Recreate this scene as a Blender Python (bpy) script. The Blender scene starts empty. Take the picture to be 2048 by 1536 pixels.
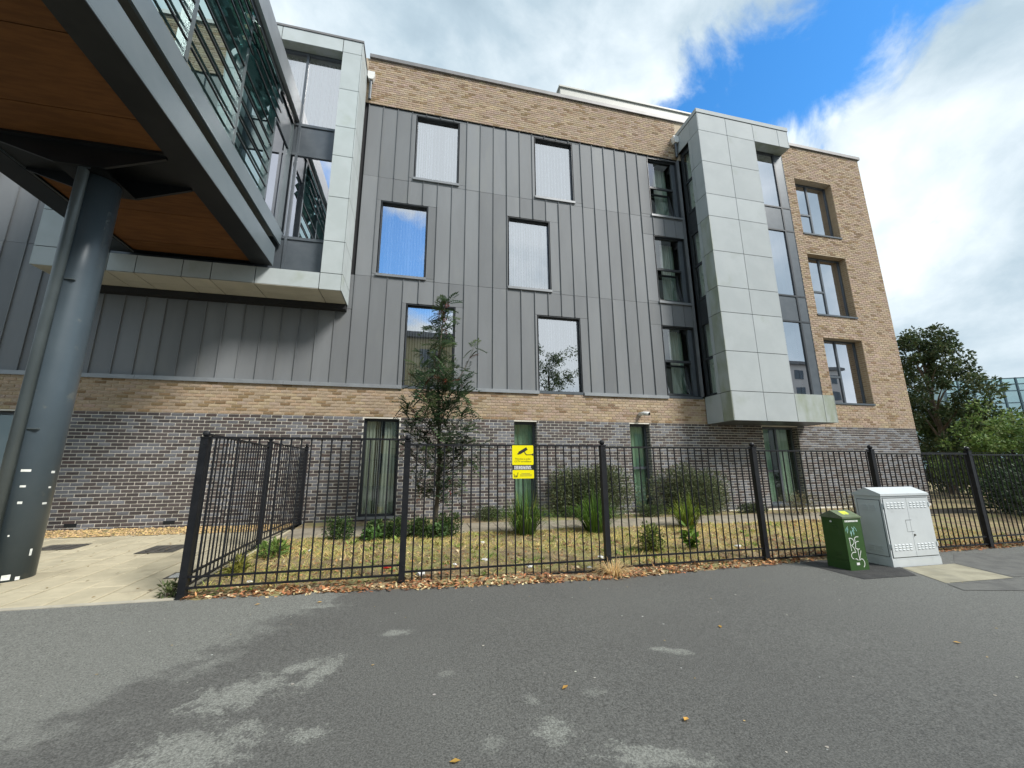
import bpy, math, random
import numpy as np
from mathutils import Vector, Matrix
R = math.radians
random.seed(7); rng = np.random.default_rng(7)
sc = bpy.context.scene
COL = sc.collection

# ------------------------------------------------------------------ camera
ZC = 1.33                                   # lens height above the tarmac
PIT, ROL, YAW, FPX = R(12.1348), R(-0.39296), R(13.1194), 800.0
fw = Vector((math.sin(YAW)*math.cos(PIT), math.cos(YAW)*math.cos(PIT), math.sin(PIT)))
r0 = Vector((math.cos(YAW), -math.sin(YAW), 0)); u0 = r0.cross(fw)
cr = math.cos(ROL)*r0 + math.sin(ROL)*u0; cu = -math.sin(ROL)*r0 + math.cos(ROL)*u0
cam = bpy.data.cameras.new('camera'); camo = bpy.data.objects.new('camera', cam); COL.objects.link(camo)
camo.matrix_world = Matrix(((cr.x, cu.x, -fw.x, 0), (cr.y, cu.y, -fw.y, 0), (cr.z, cu.z, -fw.z, ZC), (0, 0, 0, 1)))
cam.sensor_width = 36; cam.lens = 36*FPX/2048; cam.clip_start = 0.05; cam.clip_end = 2000
sc.camera = camo
def pray(x, y):
    d = fw*FPX + cr*(x-1024) - cu*(y-768); return d.normalized()
def px(P):
    P = Vector(P) - Vector((0, 0, ZC)); w = fw.dot(P)
    if w < .05: return (-9999, -9999)
    return (1024+FPX*cr.dot(P)/w, 768-FPX*cu.dot(P)/w)

# ------------------------------------------------------------------ world, sun, exposure
SUN = Vector((0.50, -0.53, 0.71)).normalized()
SUN_EL = math.asin(SUN.z); SUN_AZ = math.atan2(SUN.x, SUN.y)
world = bpy.data.worlds.new('World'); sc.world = world; world.use_nodes = True
def build_world():
    nt = world.node_tree; N = nt.nodes; L = nt.links; N.clear()
    STR = 0.10
    out = N.new('ShaderNodeOutputWorld'); bg = N.new('ShaderNodeBackground'); bg.inputs[1].default_value = STR
    L.new(bg.outputs[0], out.inputs[0])
    sky = N.new('ShaderNodeTexSky'); sky.sky_type = 'NISHITA'; sky.sun_disc = False
    sky.sun_elevation = SUN_EL; sky.sun_rotation = SUN_AZ; sky.air_density = 1.1; sky.dust_density = .3; sky.ozone_density = 2.2
    hs = N.new('ShaderNodeHueSaturation'); hs.inputs['Saturation'].default_value = 1.35; hs.inputs['Value'].default_value = .85
    L.new(sky.outputs[0], hs.inputs['Color'])
    tc = N.new('ShaderNodeTexCoord'); v = tc.outputs['Generated']
    def M(op, a, b=None, c=None, clamp=False):
        n = N.new('ShaderNodeMath'); n.operation = op; n.use_clamp = clamp
        for i, q in enumerate((a, b, c)):
            if q is None: continue
            if isinstance(q, (int, float)): n.inputs[i].default_value = q
            else: L.new(q, n.inputs[i])
        return n.outputs[0]
    def VM(op, a, b):
        n = N.new('ShaderNodeVectorMath'); n.operation = op
        for i, q in enumerate((a, b)):
            if isinstance(q, (tuple, Vector)): n.inputs[i].default_value = tuple(q)
            else: L.new(q, n.inputs[i])
        return n
    def SS(a, lo, hi):
        n = N.new('ShaderNodeMapRange'); n.interpolation_type = 'SMOOTHSTEP'
        L.new(a, n.inputs[0]); n.inputs[1].default_value = lo; n.inputs[2].default_value = hi
        return n.outputs[0]
    def NZ(scale, detail, rough, dist, off=(0, 0, 0), st=(1, 1, 1)):
        mp = N.new('ShaderNodeMapping'); mp.inputs['Location'].default_value = off; mp.inputs['Scale'].default_value = st
        L.new(v, mp.inputs[0])
        n = N.new('ShaderNodeTexNoise'); n.inputs['Scale'].default_value = scale; n.inputs['Detail'].default_value = detail
        n.inputs['Roughness'].default_value = rough; n.inputs['Distortion'].default_value = dist
        L.new(mp.outputs[0], n.inputs['Vector']); return n.outputs[0]
    n1 = NZ(3.2, 9, .56, .35, (3.1, 1.7, .4)); n2 = NZ(2.3, 8, .55, .3, (7.7, 2.2, 5.1), (1, 1, 1.5)); n3 = NZ(7.5, 7, .6, .4, (1.3, 9.2, 2.2))
    def gap(p0, pa, pb, A, B, mirror=False):
        d0, da = pray(*p0), pray(*pa)-pray(*pb)
        if mirror: d0.y *= -1; da.y *= -1
        t1 = (da - d0*da.dot(d0)).normalized(); t2 = d0.cross(t1)
        q = VM('SUBTRACT', v, d0).outputs[0]
        a = M('DIVIDE', VM('DOT_PRODUCT', q, t1).outputs['Value'], A); b = M('DIVIDE', VM('DOT_PRODUCT', q, t2).outputs['Value'], B)
        rr = M('SQRT', M('ADD', M('MULTIPLY', a, a), M('MULTIPLY', b, b)))
        w = M('ADD', rr, M('ADD', M('MULTIPLY', M('SUBTRACT', n1, .5), 1.9), M('MULTIPLY', M('SUBTRACT', n3, .5), 2.0)))
        return SS(w, 1.12, .45)
    g1 = gap((1590, 130), (1840, -60), (1430, 240), .32, .125)
    g2 = gap((800, 500), (700, 380), (900, 600), .20, .10, True)
    g3 = gap((600, 380), (500, 300), (700, 440), .16, .10, True)
    g = M('MAXIMUM', g1, M('MULTIPLY', M('MAXIMUM', g2, g3), .9))
    holes = SS(n1, .36, .27)
    cov = M('MULTIPLY', M('SUBTRACT', 1.0, g), M('SUBTRACT', 1.0, M('MULTIPLY', holes, .75)))
    ramp = N.new('ShaderNodeValToRGB'); e = ramp.color_ramp.elements
    k = 1/STR
    def C(a): return (a[0]*k, a[1]*k, a[2]*k, 1)
    e[0].position = .36; e[0].color = (.127, .167, .199, 1); e[1].position = .66; e[1].color = (.33, .36, .378, 1)
    m = e.new(.47); m.color = (.171, .215, .247, 1)
    db = pray(1930, 300); bl = SS(VM('DOT_PRODUCT', v, db).outputs['Value'], .93, 1.0)
    dm = pray(1040, 420); dm.y *= -1; bm_ = SS(VM('DOT_PRODUCT', v, dm).outputs['Value'], .82, 1.0)
    dk = pray(1930, 640); bk = SS(VM('DOT_PRODUCT', v, dk).outputs['Value'], .95, 1.0)
    L.new(M('ADD', M('ADD', M('MULTIPLY', n2, .80), M('MULTIPLY', n3, .20)), M('ADD', M('MULTIPLY', bm_, .20), M('SUBTRACT', M('MULTIPLY', bl, .13), M('MULTIPLY', bk, .06)))), ramp.inputs[0])
    sc_ = N.new('ShaderNodeVectorMath'); sc_.operation = 'SCALE'; sc_.inputs['Scale'].default_value = k; L.new(ramp.outputs[0], sc_.inputs[0])
    mix = N.new('ShaderNodeMix'); mix.data_type = 'RGBA'
    L.new(cov, mix.inputs[0]); L.new(hs.outputs[0], mix.inputs[6]); L.new(sc_.outputs[0], mix.inputs[7])
    L.new(mix.outputs[2], bg.inputs[0])
build_world()
sl = bpy.data.lights.new('sun', 'SUN'); sl.energy = 1.4; sl.angle = R(15); sl.color = (1, .965, .91)
so = bpy.data.objects.new('sun', sl); COL.objects.link(so); so.rotation_euler = (-SUN).to_track_quat('-Z', 'Y').to_euler()
vs = sc.view_settings; vs.view_transform = 'Standard'; vs.look = 'None'; vs.exposure = 1.68; vs.gamma = 1; vs.use_curve_mapping = False
sc.cycles.max_bounces = 8; sc.cycles.transparent_max_bounces = 16; sc.cycles.sample_clamp_indirect = 4

# ------------------------------------------------------------------ materials
MATS = {}
def newmat(name):
    m = bpy.data.materials.new(name); m.use_nodes = True; MATS[name] = m
    nt = m.node_tree; return m, nt, nt.nodes, nt.links, nt.nodes['Principled BSDF']
def mat(name, a, b=None, scale=4, rough=.7, metal=0, detail=6, lo=.35, hi=.65, bump=0, bscale=60, attr=False, rand=0, stretch=(1, 1, 1), spec=.4, trans=0, stain=None):
    """principled surface: colour a..b over noise, per-face tint attr, per-object brightness rand, fine bump"""
    m, nt, N, L, P = newmat(name)
    P.inputs['Roughness'].default_value = rough; P.inputs['Metallic'].default_value = metal
    P.inputs['Specular IOR Level'].default_value = spec
    tc = N.new('ShaderNodeTexCoord'); mp = N.new('ShaderNodeMapping'); mp.inputs['Scale'].default_value = stretch
    L.new(tc.outputs['Object'], mp.inputs[0])
    if rand:
        oi = N.new('ShaderNodeObjectInfo'); cmb = N.new('ShaderNodeCombineXYZ')
        sh = N.new('ShaderNodeMath'); sh.operation = 'MULTIPLY'; sh.inputs[1].default_value = 37
        L.new(oi.outputs['Random'], sh.inputs[0]); 
        for i in range(3): L.new(sh.outputs[0], cmb.inputs[i])
        ad = N.new('ShaderNodeVectorMath'); L.new(mp.outputs[0], ad.inputs[0]); L.new(cmb.outputs[0], ad.inputs[1]); vec = ad.outputs[0]
    else: vec = mp.outputs[0]
    cur = None
    if b is not None:
        n = N.new('ShaderNodeTexNoise'); n.inputs['Scale'].default_value = scale; n.inputs['Detail'].default_value = detail; n.inputs['Roughness'].default_value = .6
        L.new(vec, n.inputs['Vector'])
        rp = N.new('ShaderNodeMapRange'); rp.interpolation_type = 'SMOOTHSTEP'; L.new(n.outputs[0], rp.inputs[0]); rp.inputs[1].default_value = lo; rp.inputs[2].default_value = hi
        mx = N.new('ShaderNodeMix'); mx.data_type = 'RGBA'; L.new(rp.outputs[0], mx.inputs[0])
        mx.inputs[6].default_value = (*a, 1); mx.inputs[7].default_value = (*b, 1); cur = mx.outputs[2]
    if attr:
        at = N.new('ShaderNodeAttribute'); at.attribute_name = 'Col'
        if cur is None: cur = at.outputs['Color']
        else:
            mm = N.new('ShaderNodeMix'); mm.data_type = 'RGBA'; mm.blend_type = 'MULTIPLY'; mm.inputs[0].default_value = 1
            L.new(cur, mm.inputs[6]); L.new(at.outputs['Color'], mm.inputs[7]); cur = mm.outputs[2]
    if stain:
        sn = N.new('ShaderNodeTexNoise'); sn.inputs['Scale'].default_value = stain[1]; sn.inputs['Detail'].default_value = 7
        L.new(vec, sn.inputs['Vector'])
        sr = N.new('ShaderNodeMapRange'); sr.interpolation_type = 'SMOOTHSTEP'; L.new(sn.outputs[0], sr.inputs[0]); sr.inputs[1].default_value = stain[2]; sr.inputs[2].default_value = stain[3]
        sr.inputs[4].default_value = stain[4]
        sm = N.new('ShaderNodeMix'); sm.data_type = 'RGBA'; L.new(sr.outputs[0], sm.inputs[0])
        if cur is None: sm.inputs[6].default_value = (*a, 1)
        else: L.new(cur, sm.inputs[6])
        sm.inputs[7].default_value = (*stain[0], 1); cur = sm.outputs[2]
    if rand:
        mr = N.new('ShaderNodeMapRange'); L.new(oi.outputs['Random'], mr.inputs[0]); mr.inputs[3].default_value = 1-rand; mr.inputs[4].default_value = 1+rand
        hs = N.new('ShaderNodeHueSaturation'); L.new(mr.outputs[0], hs.inputs['Value'])
        if cur is None: hs.inputs['Color'].default_value = (*a, 1)
        else: L.new(cur, hs.inputs['Color'])
        cur = hs.outputs[0]
    if cur is None: P.inputs['Base Color'].default_value = (*a, 1)
    else: L.new(cur, P.inputs['Base Color'])
    if bump:
        bn = N.new('ShaderNodeTexNoise'); bn.inputs['Scale'].default_value = bscale; bn.inputs['Detail'].default_value = 4
        L.new(vec, bn.inputs['Vector'])
        bp = N.new('ShaderNodeBump'); bp.inputs['Strength'].default_value = bump; bp.inputs['Distance'].default_value = .02
        L.new(bn.outputs[0], bp.inputs['Height']); L.new(bp.outputs[0], P.inputs['Normal'])
    if trans:
        tr = N.new('ShaderNodeBsdfTranslucent'); ms = N.new('ShaderNodeMixShader'); ms.inputs[0].default_value = trans
        if cur is None: tr.inputs[0].default_value = (*a, 1)
        else: L.new(cur, tr.inputs[0])
        L.new(P.outputs[0], ms.inputs[1]); L.new(tr.outputs[0], ms.inputs[2])
        L.new(ms.outputs[0], N['Material Output'].inputs[0])
    return m
def glass(name, tint, refl, rtint=(1, 1, 1), wob=.004, rough=0.0):
    m, nt, N, L, P = newmat(name); N.remove(P)
    t = N.new('ShaderNodeBsdfTransparent'); t.inputs[0].default_value = (*tint, 1)
    g = N.new('ShaderNodeBsdfGlossy'); g.inputs[0].default_value = (*rtint, 1); g.inputs['Roughness'].default_value = rough
    tc = N.new('ShaderNodeTexCoord'); oi = N.new('ShaderNodeObjectInfo'); ad = N.new('ShaderNodeVectorMath'); ml = N.new('ShaderNodeVectorMath'); ml.operation = 'SCALE'; ml.inputs['Scale'].default_value = 53
    cm = N.new('ShaderNodeCombineXYZ'); [L.new(oi.outputs['Random'], cm.inputs[i]) for i in range(3)]
    L.new(cm.outputs[0], ml.inputs[0]); L.new(tc.outputs['Object'], ad.inputs[0]); L.new(ml.outputs[0], ad.inputs[1])
    n = N.new('ShaderNodeTexNoise'); n.inputs['Scale'].default_value = 1.6; n.inputs['Detail'].default_value = 1; L.new(ad.outputs[0], n.inputs['Vector'])
    b = N.new('ShaderNodeBump'); b.inputs['Strength'].default_value = .25; b.inputs['Distance'].default_value = wob; L.new(n.outputs[0], b.inputs['Height']); L.new(b.outputs[0], g.inputs['Normal'])
    lw = N.new('ShaderNodeLayerWeight'); lw.inputs[0].default_value = .35
    mr = N.new('ShaderNodeMapRange'); L.new(lw.outputs['Fresnel'], mr.inputs[0]); mr.inputs[3].default_value = refl; mr.inputs[4].default_value = min(1, refl+.5)
    ms = N.new('ShaderNodeMixShader'); L.new(mr.outputs[0], ms.inputs[0]); L.new(t.outputs[0], ms.inputs[1]); L.new(g.outputs[0], ms.inputs[2])
    L.new(ms.outputs[0], N['Material Output'].inputs[0]); return m
def bricktex(name, c1, c2, mortar, attrs=(1, 1)):
    m, nt, N, L, P = newmat(name); P.inputs['Roughness'].default_value = .85
    tc = N.new('ShaderNodeTexCoord'); sp = N.new('ShaderNodeSeparateXYZ'); L.new(tc.outputs['Object'], sp.inputs[0])
    ad = N.new('ShaderNodeMath'); L.new(sp.outputs[0], ad.inputs[0]); L.new(sp.outputs[1], ad.inputs[1])
    cm = N.new('ShaderNodeCombineXYZ'); L.new(ad.outputs[0], cm.inputs[0]); L.new(sp.outputs[2], cm.inputs[1])
    b = N.new('ShaderNodeTexBrick'); b.inputs['Scale'].default_value = 1; b.inputs['Brick Width'].default_value = .225; b.inputs['Row Height'].default_value = .075; b.inputs['Mortar Size'].default_value = .01
    b.inputs['Color1'].default_value = (*c1, 1); b.inputs['Color2'].default_value = (*c2, 1); b.inputs['Mortar'].default_value = (*mortar, 1)
    L.new(cm.outputs[0], b.inputs['Vector']); L.new(b.outputs[0], P.inputs['Base Color']); return m

mat('dark_brick', (1, 1, 1), (.78, .80, .84), 14, .62, attr=True, bump=.25, bscale=45, spec=.5)
mat('buff_brick', (1, 1, 1), (.80, .76, .70), 18, .85, attr=True, bump=.4, bscale=60, spec=.2)
mat('pale_mortar', (.80, .76, .68), (.70, .67, .58), 3, .95, bump=.3, spec=.1)
mat('buff_mortar', (.52, .43, .32), (.45, .37, .27), 3, .95, bump=.3, spec=.1)
bricktex('buff_brick_tex', (.40, .28, .16), (.30, .21, .12), (.44, .36, .26))
bricktex('dark_brick_tex', (.06, .052, .05), (.15, .155, .165), (.42, .39, .33))
mat('zinc', (.194, .204, .213), (.172, .181, .189), 1.4, .66, .05, rand=.13, stretch=(1, 1, .25), spec=.4, stain=((.21, .218, .215), 3.0, .52, .72, .5), bump=.03, bscale=4)
mat('zinc_trim', (.24, .25, .26), (.20, .21, .22), 2, .45, .3)
mat('ledge_metal', (.30, .32, .335), (.25, .265, .28), 2, .45, .3)
mat('panel_white', (.49, .535, .54), (.45, .495, .495), 2, .62, rand=.035, spec=.25, stain=((.33, .37, .29), 1.5, .58, .80, .55))
mat('panel_pale', (.415, .448, .455), (.385, .418, .426), 1.6, .68, rand=.035, spec=.2, stain=((.28, .315, .27), 1.3, .60, .82, .6))
mat('panel_dirty', (.39, .425, .415), (.32, .355, .30), 3, .5, rand=.05, spec=.4, stain=((.25, .285, .20), 2.2, .45, .7, .8), stretch=(1, 1, .5))
mat('soffit_panel', (.56, .535, .45), (.50, .48, .40), 2, .6, rand=.03)
mat('joint_dark', (.02, .02, .022), rough=.8)
mat('frame_dark', (.035, .040, .045), (.045, .05, .056), 6, .38, .1, spec=.5)
mat('frame_grey', (.085, .10, .115), (.10, .115, .13), 5, .36, .15, spec=.5)
mat('steel_blue', (.150, .188, .210), (.17, .208, .23), 1.5, .36, .15, spec=.5, bump=.02, bscale=8)
mat('steel_dark', (.008, .010, .012), (.014, .016, .018), 2, .45, .1)
mat('column_paint', (.068, .094, .115), (.080, .107, .128), 1.6, .34, .1, spec=.5, stain=((.21, .215, .19), 5.5, .63, .78, .5))
mat('pipe_paint', (.11, .135, .145), (.09, .112, .12), 2, .34, .1, spec=.5)
mat('wood_ply', (.160, .066, .018), (.115, .046, .012), 2.2, .75, stretch=(1, 6, 1), rand=.08, spec=.3)
mat('louvre_black', (.012, .014, .016), rough=.35)
glass('win_glass', (.94, .96, .99), .50, (.97, .975, 1.0))
glass('mirror_glass', (.5, .55, .6), .66, (.95, .95, 1.0), .003)
glass('green_glass', (.74, .88, .80), .15, (.9, 1, .97), .006)
glass('teal_glass', (.66, .90, .89), .50, (.80, 1.0, .99), .006)
glass('clear_glass', (.80, .88, .86), .17, (1, 1, 1), .004)
mat('net_white', (.90, .90, .89), rough=.9, trans=.15, spec=.05)
mat('curtain_green', (.62, .72, .58), (.50, .62, .50), 5, .9, stretch=(6, 6, .2), trans=.15, spec=.05)
mat('curtain_cream', (.90, .90, .80), (.80, .81, .70), 5, .9, stretch=(6, 6, .2), trans=.15, spec=.05)
mat('interior', (.16, .155, .145), rough=.9)
mat('roof_grey', (.16, .16, .165), (.2, .2, .2), 2, .8)
mat('coping', (.22, .215, .215), (.18, .178, .178), 3, .5, .2)
mat('cream_metal', (.50, .50, .45), (.44, .44, .40), 1, .5)
mat('fence_black', (.008, .009, .012), (.014, .015, .018), 9, .45, 0, spec=.35, bump=.06, bscale=90)
mat('slab', (.52, .465, .335), (.44, .395, .285), 2.6, .92, rand=.09, bump=.35, bscale=55, spec=.15, stain=((.34, .30, .22), 4.5, .54, .74, .5))
mat('path_slab', (.33, .29, .225), (.26, .23, .18), 3, .92, rand=.09, bump=.35, bscale=55, spec=.15, stain=((.20, .18, .14), 4, .5, .7, .6))
mat('joint_sand', (.05, .042, .03), (.03, .025, .018), 8, .95)
mat('kerb', (.46, .43, .35), (.38, .355, .29), 5, .9, bump=.3)
mat('soil', (.17, .125, .075), (.32, .245, .14), 5, .97, bump=.8, bscale=35, stain=((.26, .26, .10), 2.2, .45, .65, .7))
mat('grass', (1, 1, 1), rough=.75, attr=True, trans=.3, spec=.15)
mat('leaf', (1, 1, 1), rough=.55, attr=True, trans=.28, spec=.3)
mat('dead_leaf', (1, 1, 1), rough=.85, attr=True, trans=.12, spec=.15)
mat('pebble', (1, 1, 1), rough=.9, attr=True)
mat('bark', (.10, .08, .06), (.16, .135, .105), 9, .9, stretch=(1, 1, .3), bump=.5)
mat('berry', (.55, .035, .015), rough=.35)
mat('cab_grey', (.57, .605, .62), (.53, .565, .58), 2.5, .42, spec=.5, stain=((.34, .36, .355), 5, .62, .8, .5))
mat('cab_green', (.030, .078, .018), (.038, .092, .024), 3, .45, spec=.4, stain=((.055, .085, .045), 6, .58, .76, .7))
mat('green_top', (.10, .14, .07), (.15, .18, .12), 9, .7)
mat('dark_line', (.07, .08, .085), rough=.7)
mat('paint_white', (.78, .80, .76), (.6, .63, .6), 20, .7)
mat('paint_cyan', (.25, .55, .52), (.45, .65, .60), 20, .7)
mat('paint_yellow', (.70, .75, .05), (.45, .55, .10), 14, .7)
mat('sign_yellow', (.87, .78, .0), (.84, .74, .0), 4, .4, spec=.4)
mat('sign_black', (.02, .02, .022), rough=.5)
mat('sign_white', (.8, .8, .8), rough=.5)
mat('plastic_white', (.75, .75, .73), rough=.4)
mat('concrete_pad', (.36, .335, .25), (.27, .25, .185), 3.5, .93, bump=.4, stain=((.20, .19, .15), 2.2, .5, .7, .5))
mat('tar_patch', (.045, .045, .046), (.065, .064, .063), 8, .8, bump=.6, bscale=110, spec=.3)
mat('tar_light', (.15, .15, .14), (.11, .11, .105), 5, .9, bump=.6, bscale=90)
mat('cover_iron', (.085, .082, .075), (.12, .112, .10), 6, .7, .2, bump=.4, bscale=80)
mat('cover_pale', (.42, .43, .42), (.36, .37, .36), 8, .8)
mat('litter_white', (.75, .75, .74), rough=.8)
mat('litter_red', (.55, .02, .02), rough=.6)
mat('glass_frame', (.06, .10, .12), rough=.4)
mat('white_render', (.62, .58, .55), (.57, .53, .50), .4, .85)
mat('cream_render', (.50, .43, .25), (.45, .38, .21), .4, .85)
mat('window_dark', (.08, .10, .12), rough=.1, spec=.6)
glass('far_glass', (.60, .82, .83), .45, (.80, 1, 1), .01)
mat('far_floor', (.45, .58, .58), rough=.7)

# asphalt: dark tarmac, paler at the left and in hand-placed, noise-edged patches
def asphalt():
    m, nt, N, L, P = newmat('asphalt')
    tc = N.new('ShaderNodeTexCoord'); v = tc.outputs['Object']
    def NZ(s, d, r=.6, vec=v):
        n = N.new('ShaderNodeTexNoise'); n.inputs['Scale'].default_value = s; n.inputs['Detail'].default_value = d; n.inputs['Roughness'].default_value = r
        L.new(vec, n.inputs['Vector']); return n
    def M(op, a, b=None, clamp=False):
        n = N.new('ShaderNodeMath'); n.operation = op; n.use_clamp = clamp
        for i, q in enumerate((a, b)):
            if q is None: continue
            if isinstance(q, (int, float)): n.inputs[i].default_value = q
            else: L.new(q, n.inputs[i])
        return n.outputs[0]
    def SS(a, lo, hi, t0=0, t1=1):
        n = N.new('ShaderNodeMapRange'); n.interpolation_type = 'SMOOTHSTEP'; L.new(a, n.inputs[0])
        n.inputs[1].default_value = lo; n.inputs[2].default_value = hi; n.inputs[3].default_value = t0; n.inputs[4].default_value = t1; return n.outputs[0]
    sp = N.new('ShaderNodeSeparateXYZ'); L.new(v, sp.inputs[0]); X, Y = sp.outputs[0], sp.outputs[1]
    nA = NZ(2.6, 8, .62).outputs[0]; nB = NZ(9, 6, .7).outputs[0]; fine = NZ(95, 4, .75).outputs[0]; mid = NZ(38, 4, .65).outputs[0]
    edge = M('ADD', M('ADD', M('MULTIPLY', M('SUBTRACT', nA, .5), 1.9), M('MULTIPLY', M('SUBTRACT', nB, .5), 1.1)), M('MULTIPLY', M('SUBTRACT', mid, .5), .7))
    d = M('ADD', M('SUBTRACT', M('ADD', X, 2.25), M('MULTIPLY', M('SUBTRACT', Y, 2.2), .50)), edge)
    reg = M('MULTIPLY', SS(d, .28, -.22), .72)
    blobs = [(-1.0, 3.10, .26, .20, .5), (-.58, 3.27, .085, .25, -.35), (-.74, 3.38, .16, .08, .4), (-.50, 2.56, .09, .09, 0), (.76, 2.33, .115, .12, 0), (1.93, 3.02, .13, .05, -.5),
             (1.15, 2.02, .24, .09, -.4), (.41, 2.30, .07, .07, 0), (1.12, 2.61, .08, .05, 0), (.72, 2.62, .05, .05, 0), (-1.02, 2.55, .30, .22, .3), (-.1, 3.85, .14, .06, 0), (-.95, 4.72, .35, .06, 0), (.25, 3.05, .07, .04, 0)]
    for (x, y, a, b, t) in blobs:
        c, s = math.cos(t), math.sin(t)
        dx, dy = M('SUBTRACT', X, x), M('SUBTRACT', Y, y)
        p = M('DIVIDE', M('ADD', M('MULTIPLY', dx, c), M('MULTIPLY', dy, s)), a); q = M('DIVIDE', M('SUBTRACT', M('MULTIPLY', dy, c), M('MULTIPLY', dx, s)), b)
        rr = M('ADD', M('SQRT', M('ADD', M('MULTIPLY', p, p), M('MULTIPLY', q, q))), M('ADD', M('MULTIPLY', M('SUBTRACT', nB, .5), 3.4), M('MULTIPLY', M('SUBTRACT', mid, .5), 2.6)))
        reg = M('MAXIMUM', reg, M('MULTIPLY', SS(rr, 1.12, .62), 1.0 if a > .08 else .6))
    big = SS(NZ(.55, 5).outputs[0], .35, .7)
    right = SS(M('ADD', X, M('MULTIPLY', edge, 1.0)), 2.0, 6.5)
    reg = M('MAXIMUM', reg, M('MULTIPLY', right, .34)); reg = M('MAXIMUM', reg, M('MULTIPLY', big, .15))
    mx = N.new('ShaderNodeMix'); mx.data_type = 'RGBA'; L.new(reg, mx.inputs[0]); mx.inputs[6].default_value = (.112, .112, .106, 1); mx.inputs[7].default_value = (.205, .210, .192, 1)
    grain = M('ADD', SS(fine, .30, .70, .52, 1.48), SS(mid, .3, .7, -.13, .13))
    mm = N.new('ShaderNodeMix'); mm.data_type = 'RGBA'; mm.blend_type = 'MULTIPLY'; mm.inputs[0].default_value = 1; L.new(mx.outputs[2], mm.inputs[6]); L.new(grain, mm.inputs[7])
    L.new(mm.outputs[2], P.inputs['Base Color']); L.new(SS(reg, 0, 1, .62, .92), P.inputs['Roughness']); P.inputs['Specular IOR Level'].default_value = .25
    bp = N.new('ShaderNodeBump'); bp.inputs['Strength'].default_value = .55; bp.inputs['Distance'].default_value = .008; L.new(fine, bp.inputs['Height']); L.new(bp.outputs[0], P.inputs['Normal'])
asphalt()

# ------------------------------------------------------------------ mesh helpers
class MB:
    def __init__(s): s.v = []; s.f = []; s.c = []
    def quad(s, pts, col=None):
        n = len(s.v); s.v += [tuple(p) for p in pts]; s.f.append(tuple(range(n, n+len(pts)))); s.c.append(col)
    def box(s, x0, x1, y0, y1, z0, z1, col=None, skip=''):
        n = len(s.v)
        s.v += [(x0, y0, z0), (x1, y0, z0), (x1, y1, z0), (x0, y1, z0), (x0, y0, z1), (x1, y0, z1), (x1, y1, z1), (x0, y1, z1)]
        for k, q in (('f', (0, 1, 5, 4)), ('r', (1, 2, 6, 5)), ('b', (2, 3, 7, 6)), ('l', (3, 0, 4, 7)), ('d', (3, 2, 1, 0)), ('u', (4, 5, 6, 7))):
            if k not in skip: s.f.append(tuple(n+i for i in q)); s.c.append(col)
        return s
    def mesh(s, vs, fs, col=None):
        n = len(s.v); s.v += [tuple(p) for p in vs]
        for q in fs: s.f.append(tuple(n+i for i in q)); s.c.append(col)
        return s
    def tube(s, pts, r, n=8, col=None, cap=True):
        pts = [Vector(p) for p in pts]; rs = r if isinstance(r, (list, tuple)) else [r]*len(pts); base = len(s.v)
        for i, p in enumerate(pts):
            t = (pts[min(i+1, len(pts)-1)]-pts[max(i-1, 0)]).normalized()
            a = t.cross(Vector((0, 1, 0)) if abs(t.y) < .9 else Vector((1, 0, 0))).normalized(); b = t.cross(a)
            for k in range(n):
                w = 2*math.pi*k/n; s.v.append(tuple(p+(a*math.cos(w)+b*math.sin(w))*rs[i]))
        for i in range(len(pts)-1):
            for k in range(n):
                k2 = (k+1) % n; s.f.append((base+i*n+k, base+i*n+k2, base+(i+1)*n+k2, base+(i+1)*n+k)); s.c.append(col)
        if cap:
            s.f.append(tuple(base+k for k in range(n))[::-1]); s.c.append(col)
            s.f.append(tuple(base+(len(pts)-1)*n+k for k in range(n))); s.c.append(col)
        return s
    def ball(s, c, r, nu=10, nv=6, col=None, sc=(1, 1, 1)):
        base = len(s.v)
        for j in range(nv+1):
            ph = math.pi*j/nv
            for i in range(nu):
                th = 2*math.pi*i/nu; s.v.append((c[0]+r*sc[0]*math.sin(ph)*math.cos(th), c[1]+r*sc[1]*math.sin(ph)*math.sin(th), c[2]+r*sc[2]*math.cos(ph)))
        for j in range(nv):
            for i in range(nu):
                i2 = (i+1) % nu; s.f.append((base+j*nu+i, base+(j+1)*nu+i, base+(j+1)*nu+i2, base+j*nu+i2)); s.c.append(col)
        return s
    def prism(s, poly, y0, y1, col=None):
        """polygon in XZ (counter-clockwise seen from -Y) pushed from y0 to y1"""
        n = len(poly); b = len(s.v)
        s.v += [(x, y0, z) for x, z in poly]+[(x, y1, z) for x, z in poly]
        s.f.append(tuple(range(b, b+n))); s.f.append(tuple(range(b+n, b+2*n))[::-1]); s.c += [col, col]
        for i in range(n):
            j = (i+1) % n; s.f.append((b+j, b+i, b+n+i, b+n+j)); s.c.append(col)
        return s
    def data(s, name, mt, off=(0, 0, 0), smooth=False):
        me = bpy.data.meshes.new(name)
        v = [(a-off[0], b-off[1], c-off[2]) for a, b, c in s.v] if off != (0, 0, 0) else s.v
        me.from_pydata(v, [], s.f)
        if s.c and any(c is not None for c in s.c):
            at = me.color_attributes.new('Col', 'FLOAT_COLOR', 'CORNER'); arr = []
            for q, c in zip(s.f, s.c):
                c = c or (1, 1, 1); arr += [c[0], c[1], c[2], 1.0]*len(q)
            at.data.foreach_set('color', arr)
        me.materials.append(MATS[mt])
        if smooth: me.polygons.foreach_set('use_smooth', [True]*len(me.polygons))
        return me
    def build(s, name, mt, parent=None, smooth=False):
        w = wloc(parent)
        return link(name, s.data(name, mt, tuple(w), smooth), parent)
WL = {}
def wloc(o): return WL.get(o.name, Vector((0, 0, 0))) if o else Vector((0, 0, 0))
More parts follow.
